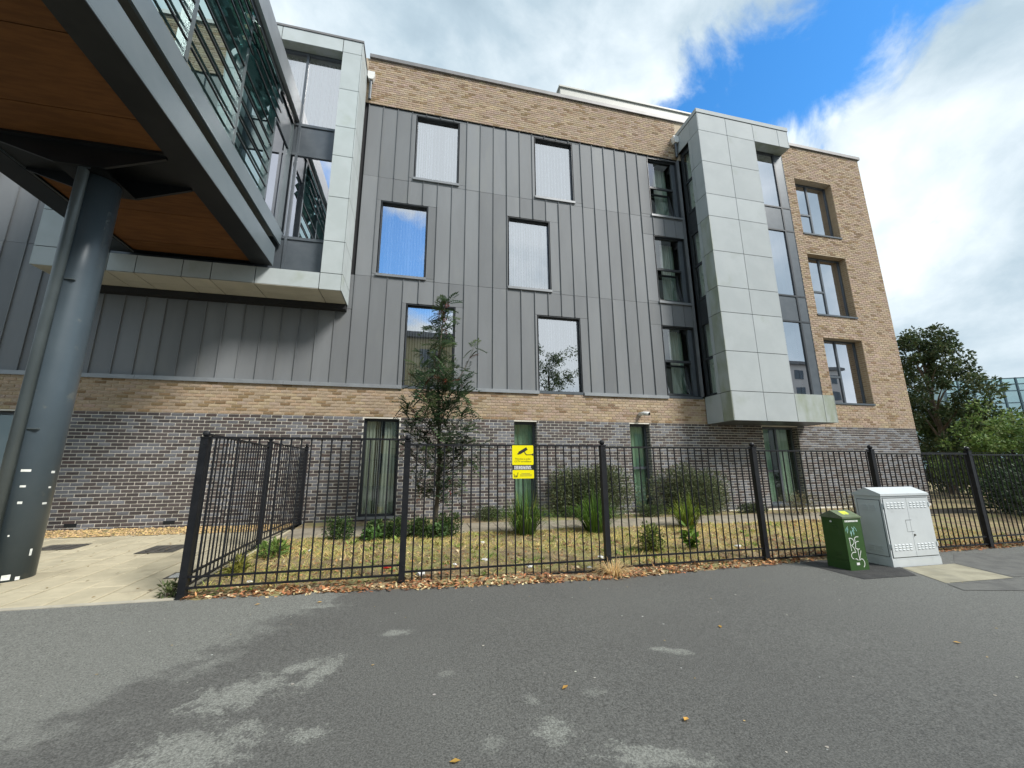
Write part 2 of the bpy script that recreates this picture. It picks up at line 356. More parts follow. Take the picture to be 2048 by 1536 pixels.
def link(name, me, parent=None, loc=None):
    o = bpy.data.objects.new(name, me); COL.objects.link(o)
    if parent: o.parent = parent
    if loc is not None: o.location = Vector(loc)-wloc(parent); WL[o.name] = Vector(loc)
    else: WL[o.name] = wloc(parent).copy()
    return o
def thing(name, label, cat, loc=(0, 0, 0), group=None):
    o = bpy.data.objects.new(name, None); COL.objects.link(o); o.location = loc; WL[o.name] = Vector(loc); o.empty_display_size = .2
    return tag(o, label, cat, group)
def tag(o, label, cat, group=None, kind=None):
    o['label'] = label
    if cat: o['category'] = cat
    if group: o['group'] = group
    if kind: o['kind'] = kind
    return o
def struct(o, kind='structure', label=None):
    o['kind'] = kind
    if label: o['label'] = label
    return o
def Z(r): return r+ZC                                     # heights were surveyed from the lens
def ground(x, y): return -0.005*x + max(0, y-5.32)*.032
def sub_rects(rect, holes):
    """rect minus holes -> list of rects (x0,x1,z0,z1)"""
    out = [rect]
    for h in holes:
        nxt = []
        for (a, b, c, d) in out:
            if h[1] <= a or h[0] >= b or h[3] <= c or h[2] >= d: nxt.append((a, b, c, d)); continue
            if h[3] < d: nxt.append((a, b, h[3], d))
            if h[2] > c: nxt.append((a, b, c, h[2]))
            lo, hi = max(c, h[2]), min(d, h[3])
            if h[0] > a: nxt.append((a, h[0], lo, hi))
            if h[1] < b: nxt.append((h[1], b, lo, hi))
        out = nxt
    return out

# ------------------------------------------------------------------ ground
D = 10.35
def sheet(name, poly, zf, mt, parent=None, n=1):
    mb = MB(); mb.quad([(x, y, zf(x, y)) for x, y in poly]); return mb.build(name, mt, parent)
mb = MB(); S = 500
mb.quad([(-S, -S, -.12), (S, -S, -.12), (S, S, -.12), (-S, S, -.12)]); struct(mb.build('ground', 'tar_light'), label='wide ground sheet out to the horizon')
mb = MB()
xs = list(np.arange(-30, 41, 2.0)); ys = [-40, -20, -8, 0, 5.32]
for i in range(len(xs)-1):
    for j in range(len(ys)-1):
        a, b, c, d = xs[i], xs[i+1], ys[j], ys[j+1]
        mb.quad([(a, c, ground(a, c)), (b, c, ground(b, c)), (b, d, ground(b, d)), (a, d, ground(a, d))])
struct(mb.build('asphalt_pavement', 'asphalt'), label='dark tarmac pavement with pale patches')
# paving under the bridge
pav = MB(); PX0, PX1, PY0, PY1 = -9.2, -2.47, 5.36, 9.40
def gp(x, y, h=0): return (x, y, ground(x, y)+h)
pav.quad([gp(PX0-6, 5.32, -.042), gp(PX1, 5.32, -.042), gp(PX1, D, -.042), gp(PX0-6, D, -.042)])
paving = struct(pav.build('paving', 'joint_sand'), label='buff concrete slab paving beneath the footbridge')
def slab_mesh(w, d, name, mt):
    m = MB(); b = .008
    m.mesh([(0, 0, -.05), (w, 0, -.05), (w, d, -.05+.032*d), (0, d, -.05+.032*d), (0, 0, -b), (w, 0, -b), (w, d, -b+.032*d), (0, d, -b+.032*d), (b, b, 0), (w-b, b, 0), (w-b, d-b, .032*d), (b, d-b, .032*d)],
           [(0, 1, 5, 4), (1, 2, 6, 5), (2, 3, 7, 6), (3, 0, 4, 7), (4, 5, 9, 8), (5, 6, 10, 9), (6, 7, 11, 10), (7, 4, 8, 11), (8, 9, 10, 11)])
    return m.data(name, mt)
covers = [(-5.95, -5.38, 8.28, 8.74), (-4.22, -3.70, 7.74, 8.34), (-3.0, -2.78, 6.15, 6.44)]
SW, SD = .385, .60
sm = slab_mesh(SW-.022, SD-.014, 'slab', 'slab'); sh = slab_mesh(SW-.022, SD/2-.014, 'slab', 'slab')
k = 0; x = PX1-SW
while x > -11:
    y = PY0
    if k % 2:
        link('slab', sh, paving, gp(x, y)); y += SD/2
    while y < PY1-.1:
        me = sm if y+SD <= PY1+.02 else sh
        link('slab', me, paving, gp(x, y, rng.uniform(-.003, .003))); y += SD if me is sm else SD/2
    x -= SW; k += 1
mb = MB()
for i in range(8):
    x0 = -11.0+i*1.07; mb.mesh([gp(x0, 5.28, -.05), gp(x0+1.062, 5.28, -.05), gp(x0+1.062, 5.345, -.05), gp(x0, 5.345, -.05), gp(x0, 5.28, .006), gp(x0+1.062, 5.28, .006), gp(x0+1.062, 5.345, .010), gp(x0, 5.345, .010)],
        [(0, 1, 5, 4), (1, 2, 6, 5), (2, 3, 7, 6), (3, 0, 4, 7), (4, 5, 6, 7)])
struct(mb.build('edging_kerb', 'kerb'), label='thin pale concrete edging between slabs and tarmac')
def cover(i, r, label, mt):
    x0, x1, y0, y1 = r; t = thing('manhole_cover', label, 'manhole cover', gp(x0, y0))
    m = MB(); 
    for a, b, c, d in ((x0, x1, y0, y0+.03), (x0, x1, y1-.03, y1), (x0, x0+.03, y0+.03, y1-.03), (x1-.03, x1, y0+.03, y1-.03)):
        m.quad([gp(a, c, .009), gp(b, c, .009), gp(b, d, .009), gp(a, d, .009)])
    m.build('frame', 'cover_iron', t)
    m = MB(); e = .036; m.quad([gp(x0+e, y0+e, .008), gp(x1-e, y0+e, .008), gp(x1-e, y1-e, .008), gp(x0+e, y1-e, .008)])
    for q in range(3):
        xx = x0+(x1-x0)*(q+1)/4; m.box(xx-.012, xx+.012, y0+.06, y1-.06, ground(xx, y0)+.008, ground(xx, y1)+.011)
    m.build('lid', mt, t)
cover(0, covers[0], 'dark iron inspection cover in the slabs beside the grey column', 'cover_iron')
cover(1, covers[1], 'dark iron inspection cover in the slabs nearer the railings', 'cover_iron')
cover(2, covers[2], 'small pale grey cover in the slabs against the corner railing post', 'cover_pale')
# gravel strip against wall
mb = MB(); mb.quad([gp(-14, 9.41, .0), gp(-2.6, 9.41, .0), gp(-2.6, D, .0), gp(-14, D, .0)]); struct(mb.build('gravel_bed', 'soil'))
mb = MB()
for i in range(3600):
    x, y = rng.uniform(-9.2, -2.6), rng.uniform(9.42, 10.30); s = rng.uniform(.012, .03); z = ground(x, y)+s*.4
    c = tuple(np.array((.50, .36, .17))*rng.uniform(.55, 1.35)*np.array((1, rng.uniform(.9, 1.05), rng.uniform(.8, 1.2))))
    a = [Vector((math.cos(q), math.sin(q), 0))*s*rng.uniform(.7, 1.2) for q in (0, 1.6, 3.1, 4.7)]
    o = Vector((x, y, z)); vs_ = [o+q for q in a]+[o+Vector((0, 0, s*.6))]
    mb.mesh(vs_, [(0, 1, 4), (1, 2, 4), (2, 3, 4), (3, 0, 4)], c)
struct(mb.build('gravel', 'pebble'), 'stuff', 'strip of tan gravel along the foot of the wall')
# verge bed with grass behind railings
edge_pts = [(-2.42, 5.26), (-1.2, 5.20), (-.14, 5.12), (1.0, 5.02), (2.26, 4.98), (3.77, 5.08), (5.0, 5.16), (5.98, 5.24), (8.4, 5.25), (10.5, 5.33), (20, 5.4)]
def edge_y(x): return float(np.interp(x, [p[0] for p in edge_pts], [p[1] for p in edge_pts]))
def hump(x, y): return .018+.02*math.sin(x*3.1+y*2)*math.sin(y*4.3-x)+.03*max(0, math.sin(x*1.3+.7))*math.exp(-((y-5.9)/.5)**2)
mb = MB(); gx = np.arange(-2.42, 18.2, .2); ny = 22
for i, x in enumerate(gx):
    for j in range(ny+1):
        t = j/ny; e = edge_y(x)+.05*math.sin(x*9)+.04*math.sin(x*23); y = e+(8.42-e)*t
        h = hump(x, y) if j > 1 else (-.01 if j == 0 else .015)
        mb.v.append((x, y, ground(x, y)+h+(.012*rng.random() if j else 0)))
for i in range(len(gx)-1):
    for j in range(ny):
        a = i*(ny+1)+j; mb.f.append((a, a+ny+1, a+ny+2, a+1)); mb.c.append(None)
struct(mb.build('verge_soil', 'soil', smooth=True), label='bare brown soil bed behind and under the railings')
# slab path behind the verge, then a planting strip to the wall
pb = MB(); pb.quad([gp(-2.45, 8.36, -.01), gp(16.7, 8.36, -.01), gp(16.7, 9.66, -.01), gp(-2.45, 9.66, -.01)])
path = struct(pb.build('path', 'joint_sand'), label='grey brown slab path along the wall')
pm = slab_mesh(.592, .592, 'slab', 'path_slab')
for i in range(24):
    for j in range(2): link('slab', pm, path, gp(-2.44+i*.6, 8.44+j*.6, .012+rng.uniform(-.004, .004)))
mb = MB(); mb.quad([gp(-2.45, 9.62, .012), gp(30, 9.62, .012), gp(30, D+.2, .012), gp(-2.45, D+.2, .012)]); struct(mb.build('planting_strip', 'soil'))
mb = MB(); mb.quad([gp(14, 8.3, .006), gp(60, 5.4, .006), gp(60, 60, -1.5), gp(16.5, 60, -1.5)]); struct(mb.build('side_ground', 'soil'))
# tarmac repairs and the concrete pad
def flat(name, pts, mt, h, label): m = MB(); m.quad([gp(x, y, h) for x, y in pts]); struct(m.build(name, mt), label=label)
flat('tarmac_patch', [(5.50, 5.15), (5.46, 4.24), (6.30, 4.22), (6.62, 4.62), (6.55, 5.25)], 'tar_patch', .004, 'dark square tarmac repair around the green cabinet')
flat('concrete_pad', [(6.60, 4.58), (6.22, 3.88), (7.34, 3.86), (7.62, 4.60)], 'concrete_pad', .004, 'pale concrete pad in front of the grey cabinet')
flat('worn_tarmac', [(7.66, 4.62), (7.40, 3.90), (8.9, 3.5), (10.4, 4.1), (9.6, 4.9), (8.5, 5.12)], 'tar_light', .0035, 'worn paler tarmac to the right of the pad')
flat('tarmac_strip', [(6.18, 3.84), (6.05, 3.62), (9.5, 2.7), (11, 3.0), (8.7, 3.46), (7.36, 3.84)], 'tar_light', .0045, 'long light tarmac trench repair')

# ------------------------------------------------------------------ building
B = thing('apartment_building', 'four storey apartment block with grey zinc seams, buff and dark brick and two pale bays', 'building', (0, D, ground(0, D)))
XL, XR = -14.0, 16.75
ZB = Z(-1.17)+.0; ZDK = ZB+33*.075; ZBF = ZDK+10*.075; ZLT = Z(2.13); ZZT = Z(10.50); ZTOP = Z(12.08)
dark_open = [(-9.45, -8.17, Z(-1.06), Z(1.27)), (-1.32, -.48, Z(-1.06), Z(1.27)), (2.46, 3.09, Z(-1.06), Z(1.27)), (5.85, 6.48, Z(-1.06), Z(1.27)), (10.38, 11.72, Z(-1.06), Z(1.27))]
right_open = [(13.37, 15.10, Z(8.39), Z(10.68)), (13.35, 15.10, Z(5.24), Z(7.57)), (13.40, 15.10, Z(2.11), Z(4.39))]
zinc_open = [(-.43, .82, Z(8.26), Z(10.40)), (3.22, 4.47, Z(8.26), Z(10.40)), (-1.27, -.02, Z(5.17), Z(7.37)), (2.35, 3.62, Z(5.17), Z(7.42)), (-.45, .82, Z(2.13), Z(4.37)), (3.20, 4.48, Z(2.13), Z(4.35)),
             (7.21, 8.33, Z(8.24), Z(10.42)), (7.21, 8.33, Z(5.17), Z(7.46)), (7.21, 8.33, Z(2.13), Z(4.35))]
bayA = (-7.82, -1.91, Z(4.14), Z(11.44)); bayB = (8.41, 12.02, Z(1.30), Z(11.42))
# mortar backing
def backing(rects, holes, y, mt, name):
    m = MB()
    for r in rects:
        for (a, b, c, d) in sub_rects(r, holes): m.quad([(a, y, c), (b, y, c), (b, y, d), (a, y, d)])
    return m.build(name, mt, B)
backing([(XL, XR, ZB-.3, ZDK-.004)], dark_open, D+.009, 'pale_mortar', 'wall')
backing([(XL, XR, ZDK-.004, ZBF+.02)], dark_open+[(bayB[0]+.1, bayB[1]-.1, Z(1.5), 20)], D+.009, 'buff_mortar', 'wall')
backing([(12.0, XR, ZBF+.02, ZTOP), (XL, 12.0, ZZT, ZTOP)], right_open, D+.009, 'buff_mortar', 'wall')
m = MB(); zr = sub_rects((XL, 8.45, ZBF+.02, ZZT), zinc_open)
for (a, b, c, d) in zr: m.quad([(a, D+.075, c), (b, D+.075, c), (b, D+.075, d), (a, D+.075, d)])
m.box(XL, 8.42, D+.010, D+.075, ZZT-.006, ZZT+.0, skip='fb'); m.build('cladding_backing', 'joint_dark', B)
m = MB(); m.box(XL, XR-.01, D+.6, D+14, -.3, ZTOP-.3, skip='f'); m.quad([(XL, D+.03, ZTOP-.25), (XR, D+.03, ZTOP-.25), (XR, D+14, ZTOP-.25), (XL, D+14, ZTOP-.25)]); m.build('roof', 'roof_grey', B)
m = MB(); m.quad([(XR, D+.012, -.3), (XR, D+14, -.3), (XR, D+14, ZTOP), (XR, D+.012, ZTOP)]); m.build('side_wall', 'buff_brick_tex', B)
# bricks
camv = Vector((0, 0, ZC)); COLM = Vector((-4.86, 6.62, 0))
def hidden_by_column(x, y):
    d = Vector((x, y, 0)); t = COLM.dot(d)/d.dot(d); return (COLM-d*t).length < .40
BR = {'dark': [], 'buff': []}
def lay(x0, x1, z0, z1, holes, kind, shift=0):
    n = int(round((z1-z0)/.075))
    for r in range(n):
        za, zb = z0+r*.075+.0062, z0+(r+1)*.075-.0062
        if zb > z1: continue
        spans = [(x0, x1)]
        for h in holes:
            if h[2] < zb-.01 and h[3] > za+.01:
                ns = []
                for a, b in spans:
                    if h[1] <= a or h[0] >= b: ns.append((a, b)); continue
                    if h[0] > a: ns.append((a, h[0]))
                    if h[1] < b: ns.append((h[1], b))
                spans = ns
        off = (r % 2)*.1125+shift
        for a, b in spans:
            k0 = math.floor((a-off)/.225); x = k0*.225+off
            while x < b:
                p, q = max(x+.006, a+(.005 if a > x0 else 0)), min(x+.225-.006, b)
                if q-p > .03: BR[kind].append((p, q, za, zb))
                x += .225
lay(-10.2, XR, ZB, ZDK, dark_open, 'dark')
lay(-10.2, XR, ZDK, ZBF, [(8.43, 12.0, 0, 40)], 'buff', .03)
lay(12.03, XR, ZBF, ZBF+int((ZTOP-ZBF)/.075)*.075, right_open, 'buff', .03)
lay(-1.90, 8.40, ZZT+.002, ZZT+.002+21*.075, [], 'buff', .06)
def brick_col(kind):
    r = rng.random()
    if kind == 'dark':
        if r < .37: c = np.array((.170, .170, .184))*rng.uniform(.78, 1.2)
        elif r < .93: c = np.array((.088, .071, .068))*rng.uniform(.68, 1.35)
        else: c = np.array((.085, .058, .052))*rng.uniform(.85, 1.2)
    else:
        if r < .80: c = np.array((.462, .362, .272))*rng.uniform(.86, 1.08)
        elif r < .93: c = np.array((.33, .235, .15))*rng.uniform(.75, 1.1)
        else: c = np.array((.52, .415, .30))*rng.uniform(.92, 1.06)
        c = c*np.array((1, rng.uniform(.95, 1.04), rng.uniform(.9, 1.08)))
    return tuple(float(x) for x in c)
PAL = {k: [brick_col(k) for _ in range(14)] for k in BR}
def brick_geo(m, a, b, c, d, col, cx=0, cz=0):
    e = .0035; y0, y1 = D, D+.012
    a, b, c, d = a-cx, b-cx, c-cz, d-cz
    m.mesh([(a, y1, c), (b, y1, c), (b, y1, d), (a, y1, d), (a+e, y0, c+e), (b-e, y0, c+e), (b-e, y0, d-e), (a+e, y0, d-e)], [(4, 5, 6, 7), (0, 1, 5, 4), (1, 2, 6, 5), (2, 3, 7, 6), (3, 0, 4, 7)], col)
for kind, lst in BR.items():
    info = []
    for i, (a, b, c, d) in enumerate(lst):
        pts = [px((a, D, c)), px((b, D, c)), px((b, D, d)), px((a, D, d))]
        ar = .5*abs(sum(pts[k][0]*pts[(k+1) % 4][1]-pts[(k+1) % 4][0]*pts[k][1] for k in range(4)))
        vis = all(0 < p[0] < 2048 and 0 < p[1] < 1536 for p in pts) and not hidden_by_column((a+b)/2, D) and (pts[0][0] > 130 or kind == 'buff')
        if kind == 'buff' and c > ZBF+1 and a < -1.0: vis = False
        info.append((ar if vis and b-a > .2 else 0, i))
    top = set(i for _, i in sorted(info, reverse=True)[:300])
    rest = MB(); cache = {}
    for i, (a, b, c, d) in enumerate(lst):
        if i in top:
            w = round(b-a, 3); vi = int(rng.integers(14))
            if (w, vi) not in cache:
                mm = MB(); brick_geo(mm, -w/2, w/2, -.0313, .0313, PAL[kind][vi]); mm.v = [(x, y-D, z) for x, y, z in mm.v]
                cache[(w, vi)] = mm.data('brick', kind+'_brick')
            link('brick', cache[(w, vi)], B, ((a+b)/2, D+rng.uniform(-.0015, .0015), (c+d)/2))
        else: brick_geo(rest, a, b, c, d, brick_col(kind))
    o = rest.build('brickwork', kind+'_brick', B); o['kind'] = 'stuff'
# air bricks
for x in (-6.82, -5.10):
    m = MB(); m.box(x-.105, x+.105, D-.004, D+.01, Z(-1.075), Z(-1.01)); m.build('air_brick', 'louvre_black', B)
# coping and ledges
m = MB(); m.box(-1.88, 8.40, D-.06, D+.4, ZTOP, Z(12.20)); m.build('coping', 'coping', B)
m = MB(); m.box(8.40, XR+.06, D-.06, D+.4, ZTOP+.002, Z(12.202)); m.build('coping', 'coping', B)
m = MB(); m.box(XL, -7.9, D-.06, D+.4, ZTOP, Z(12.20)); m.build('coping', 'coping', B)
lx = -14.0; segs = [(-14, -8.9), (-8.9, -6.2), (-6.2, -3.2), (-3.2, -.47), (.84, 3.18), (4.50, 7.19)]
for a, b in segs:
    m = MB(); m.prism([(a, Z(2.035)), (b-.006, Z(2.035)), (b-.006, Z(2.125)), (a, Z(2.125))], D-.045, D+.08); m.build('ledge', 'ledge_metal', B)
# zinc cladding panels with standing seams
bands = [(Z(2.13), Z(5.07)), (Z(5.07), Z(8.12)), (Z(8.12), ZZT-.02)]
grid = [-1.80+.41*k for k in range(-30, 25)]
grid = [g for g in grid if XL+.3 < g < 8.36]
cells = list(zip(grid[:-1], grid[1:]))+[(grid[-1], 8.40)]
win_m = [(h[0]-.02, h[1]+.02, h[2]-.02, h[3]+.02) for h in zinc_open]
for a, b in cells:
    if b < -11: continue
    for c, d in bands:
        holes = list(win_m)
        if b > bayA[0]+.1 and a < bayA[1]-.1 and c >= Z(5): continue
        hz = [(bayA[0]+.05, bayA[1]-.05, Z(4.10), 30)]
        pieces = sub_rects((a, b, c, d), holes+hz)
        # side strips beside windows break at the window head
        for (p, q, r_, s_) in pieces:
            if q-p < .015 or s_-r_ < .03: continue
            g = .004
            m = MB(); y = D+.045+rng.uniform(-.003, .003)
            m.box(p+g, q-g, y, y+.022, r_+g, s_-g, skip='b')
            if abs(p-a) < 1e-6: m.box(p-.004, p+.010, y-.030, y-.0005, r_+g+.002, s_-g-.002, skip='b')
            m.build('cladding_panel', 'zinc', B)
def bar(m, x0, x1, y0, y1, z0, z1): m.box(min(x0, x1), max(x0, x1), y0, y1, z0, z1)
# ---- curtains
def curtain(name, x0, x1, y, z0, z1, mt, parent, folds=10, amp=.03, slats=False, sway=0, pitch=.10, turn=.75, jit=.10):
    m = MB(); n = 1
    if slats:
        k = int((x1-x0)/pitch)
        for i in range(k):
            a = x0+(x1-x0)*(i+.5)/k; w = pitch*.5*rng.uniform(.8, 1.05); t = turn+jit*rng.standard_normal(); dx, dy = w*math.cos(t), w*math.sin(t)
            m.quad([(a-dx, y-dy, z0), (a+dx, y+dy, z0), (a+dx, y+dy, z1), (a-dx, y-dy, z1)])
    else:
        n = int(folds*8); ph = rng.uniform(0, 6); w1 = rng.uniform(.5, 1.6)
        rows = 4; pts = []
        for j in range(rows+1):
            t = j/rows
            for i in range(n+1):
                u = i/n; xx = x0+(x1-x0)*u+sway*(1-t)*(u-.5)
                yy = y+amp*math.sin(2*math.pi*folds*u+ph+.6*math.sin(w1*6*u))*(1-.35*t)+.3*amp*math.sin(2*math.pi*folds*2.3*u)
                pts.append((xx, yy, z0+(z1-z0)*t))
        fs = [(j*(n+1)+i, j*(n+1)+i+1, (j+1)*(n+1)+i+1, (j+1)*(n+1)+i) for j in range(rows) for i in range(n)]
        m.mesh(pts, fs)
    return m.build(name, mt, parent, smooth=not slats)
def room(x0, x1, z0, z1, y, parent, depth=1.2, mt='interior'):
    m = MB(); e = .25
    m.quad([(x0-e, y+depth, z0-e), (x1+e, y+depth, z0-e), (x1+e, y+depth, z1+e), (x0-e, y+depth, z1+e)])
    m.quad([(x0-e, y, z0-e), (x0-e, y+depth, z0-e), (x0-e, y+depth, z1+e), (x0-e, y, z1+e)]); m.quad([(x1+e, y, z0-e), (x1+e, y+depth, z0-e), (x1+e, y+depth, z1+e), (x1+e, y, z1+e)])
    m.quad([(x0-e, y, z1+e), (x1+e, y, z1+e), (x1+e, y+depth, z1+e), (x0-e, y+depth, z1+e)]); m.quad([(x0-e, y, z0-e), (x1+e, y, z0-e), (x1+e, y+depth, z0-e), (x0-e, y+depth, z0-e)])
    return m.build('room', mt, parent)
def window(o, yf, depth, frame='frame_dark', gl='win_glass', vert=(), hor=(), fr=.05, reveal=None, sill=None, split_left=None):
    """opening o=(x0,x1,z0,z1); frame at yf+depth; vert: mullion positions; hor: (x0,x1,z) transoms; returns window part"""
    x0, x1, z0, z1 = o; y0 = yf+depth; y1 = y0+.06
    m = MB()
    bar(m, x0, x0+fr, y0, y1, z0, z1); bar(m, x1-fr, x1, y0, y1, z0, z1); bar(m, x0+fr, x1-fr, y0+.001, y1-.001, z0, z0+fr); bar(m, x0+fr, x1-fr, y0+.001, y1-.001, z1-fr, z1)
    for x in vert: bar(m, x-.035, x+.035, y0+.002, y1-.002, z0+fr, z1-fr)
    for a, b, z in hor: bar(m, a+.003, b-.003, y0+.004, y1-.004, z-.035, z+.035)
    if reveal is None:
        t = .012                                     # metal liner
        m.box(x0, x0+t, yf+.012, y0-.001, z0, z1); m.box(x1-t, x1, yf+.012, y0-.001, z0, z1); m.box(x0+t, x1-t, yf+.013, y0-.001, z1-t, z1); m.box(x0+t, x1-t, yf+.013, y0-.001, z0, z0+t)
    w = m.build('window', frame, B)
    if reveal:
        rv = MB(); t = .004
        rv.quad([(x0, yf+.010, z0), (x0, y0, z0), (x0, y0, z1), (x0, yf+.010, z1)]); rv.quad([(x1, yf+.010, z0), (x1, y0, z0), (x1, y0, z1), (x1, yf+.010, z1)]); rv.quad([(x0, yf+.010, z1), (x1, yf+.010, z1), (x1, y0, z1), (x0, y0, z1)]); rv.quad([(x0, yf+.010, z0), (x1, yf+.010, z0), (x1, y0, z0), (x0, y0, z0)])
        rv.build('reveal', reveal, w)
    if sill:
        s = MB(); s.prism([(x0-.03, z0-.075), (x1+.03, z0-.075), (x1+.03, z0-.004), (x0-.03, z0-.004)], yf-.035, yf+.05); s.build('sill', sill, w)
    return w
def pane(o, y, gl, w, name='pane'):
    m = MB(); x0, x1, z0, z1 = o; m.quad([(x0, y, z0), (x1, y, z0), (x1, y, z1), (x0, y, z1)]); return m.build(name, gl, w)
# zinc windows
styles = ['net', 'blind', 'net2', 'net', 'net', 'net2']
for i, o in enumerate(zinc_open[:6]):
    yf = D+.03
    w = window(o, yf, .10, 'frame_dark', sill=('zinc_trim' if i < 4 else 'frame_grey'), fr=.032)
    a, b, c, d = o; q = (a+.03, b-.03, c+.03, d-.03)
    pane(q, yf+.125, 'win_glass', w)
    if i == 1: curtain('blind', a+.03, b-.03, yf+.25, c+.03, d-.03, 'net_white', w, slats=True)
    elif i == 0:
        curtain('curtain', a+.03, a+.50, yf+.25, c, d, 'net_white', w, slats=True, pitch=.06, turn=.5, jit=.2); curtain('curtain', a+.52, b-.42, yf+.26, c, d, 'net_white', w, slats=True, pitch=.085, turn=1.2, jit=.2); curtain('curtain', b-.42, b-.03, yf+.25, c, d, 'net_white', w, slats=True, pitch=.07, turn=.5, jit=.2)
    elif i == 2: curtain('curtain', a+.03, b-.03, yf+.26, c, d, 'net_white', w, slats=True, pitch=.075, turn=1.0, jit=.3)
    else: curtain('curtain', a+.03, b-.03, yf+.25, c, d, 'net_white', w, slats=True, pitch=.07+.01*(i % 2), turn=(.55, .7, .95)[i-3], jit=.25)
    room(a, b, c, d, yf+.20, w, .6)
# narrow sash windows next to the right bay
for i, o in enumerate(zinc_open[6:]):
    a, b, c, d = o; yf = D+.03; zm = c+(d-c)*.50
    w = window(o, yf, .08, 'frame_dark', hor=[(a+.05, b-.16, zm)], fr=.05, sill=('zinc_trim' if i < 2 else 'frame_grey'))
    m = MB(); bar(m, b-.17, b-.05, yf+.075, yf+.15, c+.05, d-.05); m.build('frame_panel', 'frame_grey', w)
    pane((a+.05, b-.17, zm+.035, d-.05), yf+.12, 'clear_glass', w)
    # lower sash tilted inwards from its foot
    sx0, sx1, sz0, sz1 = a+.06, b-.18, c+.06, zm-.05; th = R(9.5)
    def tl(x, dz, dy=0): return (x, yf+.125+dz*math.sin(th)+dy*math.cos(th), sz0+dz*math.cos(th)-dy*math.sin(th))
    s = MB(); hh = sz1-sz0
    for (p, q, r_, t_) in ((sx0, sx0+.05, 0, hh), (sx1-.05, sx1, 0, hh), (sx0+.05, sx1-.05, 0, .05), (sx0+.05, sx1-.05, hh-.05, hh)):
        vs_ = [tl(x, z, y) for y in (0, .05) for z in (r_, t_) for x in (p, q)]
        s.mesh(vs_, [(0, 1, 3, 2), (4, 6, 7, 5), (0, 4, 5, 1), (2, 3, 7, 6), (0, 2, 6, 4), (1, 5, 7, 3)])
    s.build('sash', 'frame_dark', w)
    s = MB(); s.quad([tl(sx0+.05, .05, .03), tl(sx1-.05, .05, .03), tl(sx1-.05, hh-.05, .03), tl(sx0+.05, hh-.05, .03)]); s.build('pane', 'clear_glass', w)
    xm = a+(b-a)*.45
    curtain('curtain', xm, xm+.34, yf+.48, c, d, 'curtain_cream', w, 4, .03)
    curtain('curtain', b-.32, b-.10, yf+.50, c, d, 'curtain_green', w, 3, .03)
    room(a, b, c, d, yf+.2, w, 1.2)
# right-hand brick windows
for i, o in enumerate(right_open):
    a, b, c, d = o; xm = a+.80; zm = c+(d-c)*.42
    w = window(o, D, .24, 'frame_grey', vert=[xm], hor=[(a+.05, xm-.035, zm)], fr=.05, reveal='buff_brick_tex')
    s = MB(); s.prism([(a-.02, c-.05), (b+.02, c-.05), (b+.02, c+.006), (a-.02, c+.006)], D-.03, D+.24); s.build('sill', 'frame_grey', w)
    y = D+.275
    for q in ((a+.05, xm-.035, zm+.035, d-.05), (a+.05, xm-.035, c+.05, zm-.035), (xm+.035, b-.05, c+.05, d-.05)): pane(q, y, 'mirror_glass', w)
    curtain('curtain', a+.03, b-.03, y+.18, c, d, 'net_white', w, 7, .03); room(a, b, c, d, y+.04, w, .5)
# ground floor windows
def gwin(o, kind):
    a, b, c, d = o; yf = D
    vert = [a+(b-a)*.5] if kind == 'double' else []
    hor = []
    if kind == 'double': hor = [(a+.05, vert[0]-.035, c+(d-c)*.42)]
    if kind == 'transom': hor = [(a+.05, b-.05, c+(d-c)*.47)]
    w = window(o, yf, .20 if kind != 'wide' else .10, 'frame_grey' if kind != 'wide' else 'frame_dark', vert=vert, hor=hor, fr=.06, reveal='dark_brick_tex' if kind != 'wide' else None)
    y = yf+(.23 if kind != 'wide' else .13)
    s = MB(); s.prism([(a-.02, c-.05), (b+.02, c-.05), (b+.02, c+.006), (a-.02, c+.006)], D-.03, y-.03); s.build('sill', 'ledge_metal' if kind == 'wide' else 'frame_grey', w)
    xsp = [a+.06]+[v for v in vert]+[b-.06]
    for p, q in zip(xsp[:-1], xsp[1:]):
        p2 = p+(.035 if p != a+.06 else 0); q2 = q-(.035 if q != b-.06 else 0)
        hz = [h for h in hor if h[0] < p2+.1 and h[1] > q2-.1]
        if hz:
            z = hz[0][2]; pane((p2, q2, c+.06, z-.035), y, 'green_glass', w); pane((p2, q2, z+.035, d-.06), y, 'green_glass', w)
        else: pane((p2, q2, c+.06, d-.06), y, 'green_glass' if kind != 'wide' else 'clear_glass', w)
    return w, y
w, y = gwin(dark_open[1], 'wide'); a, b, c, d = dark_open[1]
curtain('curtain', a+.05, a+.27, y+.08, c, d, 'curtain_cream', w, 3, .025); curtain('curtain', b-.36, b-.05, y+.08, c, d, 'curtain_cream', w, 4, .025, sway=.1)
for xx in (a+.30, a+.345, a+.40): 
    m = MB(); m.box(xx, xx+.012, y+.13, y+.14, c, d); m.build('blind_cord', 'net_white', w)
room(a, b, c, d, y+.03, w, 1.2)
w, y = gwin(dark_open[2], 'single'); a, b, c, d = dark_open[2]; curtain('curtain', a+.02, b-.02, y+.09, c, d, 'curtain_green', w, 4, .03); room(a, b, c, d, y+.03, w, 1.)
w, y = gwin(dark_open[3], 'transom'); a, b, c, d = dark_open[3]; curtain('curtain', a+.02, b-.02, y+.09, c, d, 'curtain_green', w, 4, .03); room(a, b, c, d, y+.03, w, 1.)
w, y = gwin(dark_open[4], 'double'); a, b, c, d = dark_open[4]; curtain('curtain', a+.02, a+.55, y+.10, c, d, 'curtain_green', w, 4, .03); curtain('curtain', a+.72, b-.1, y+.10, c, d, 'curtain_cream', w, 4, .03); room(a, b, c, d, y+.03, w, 1.2)
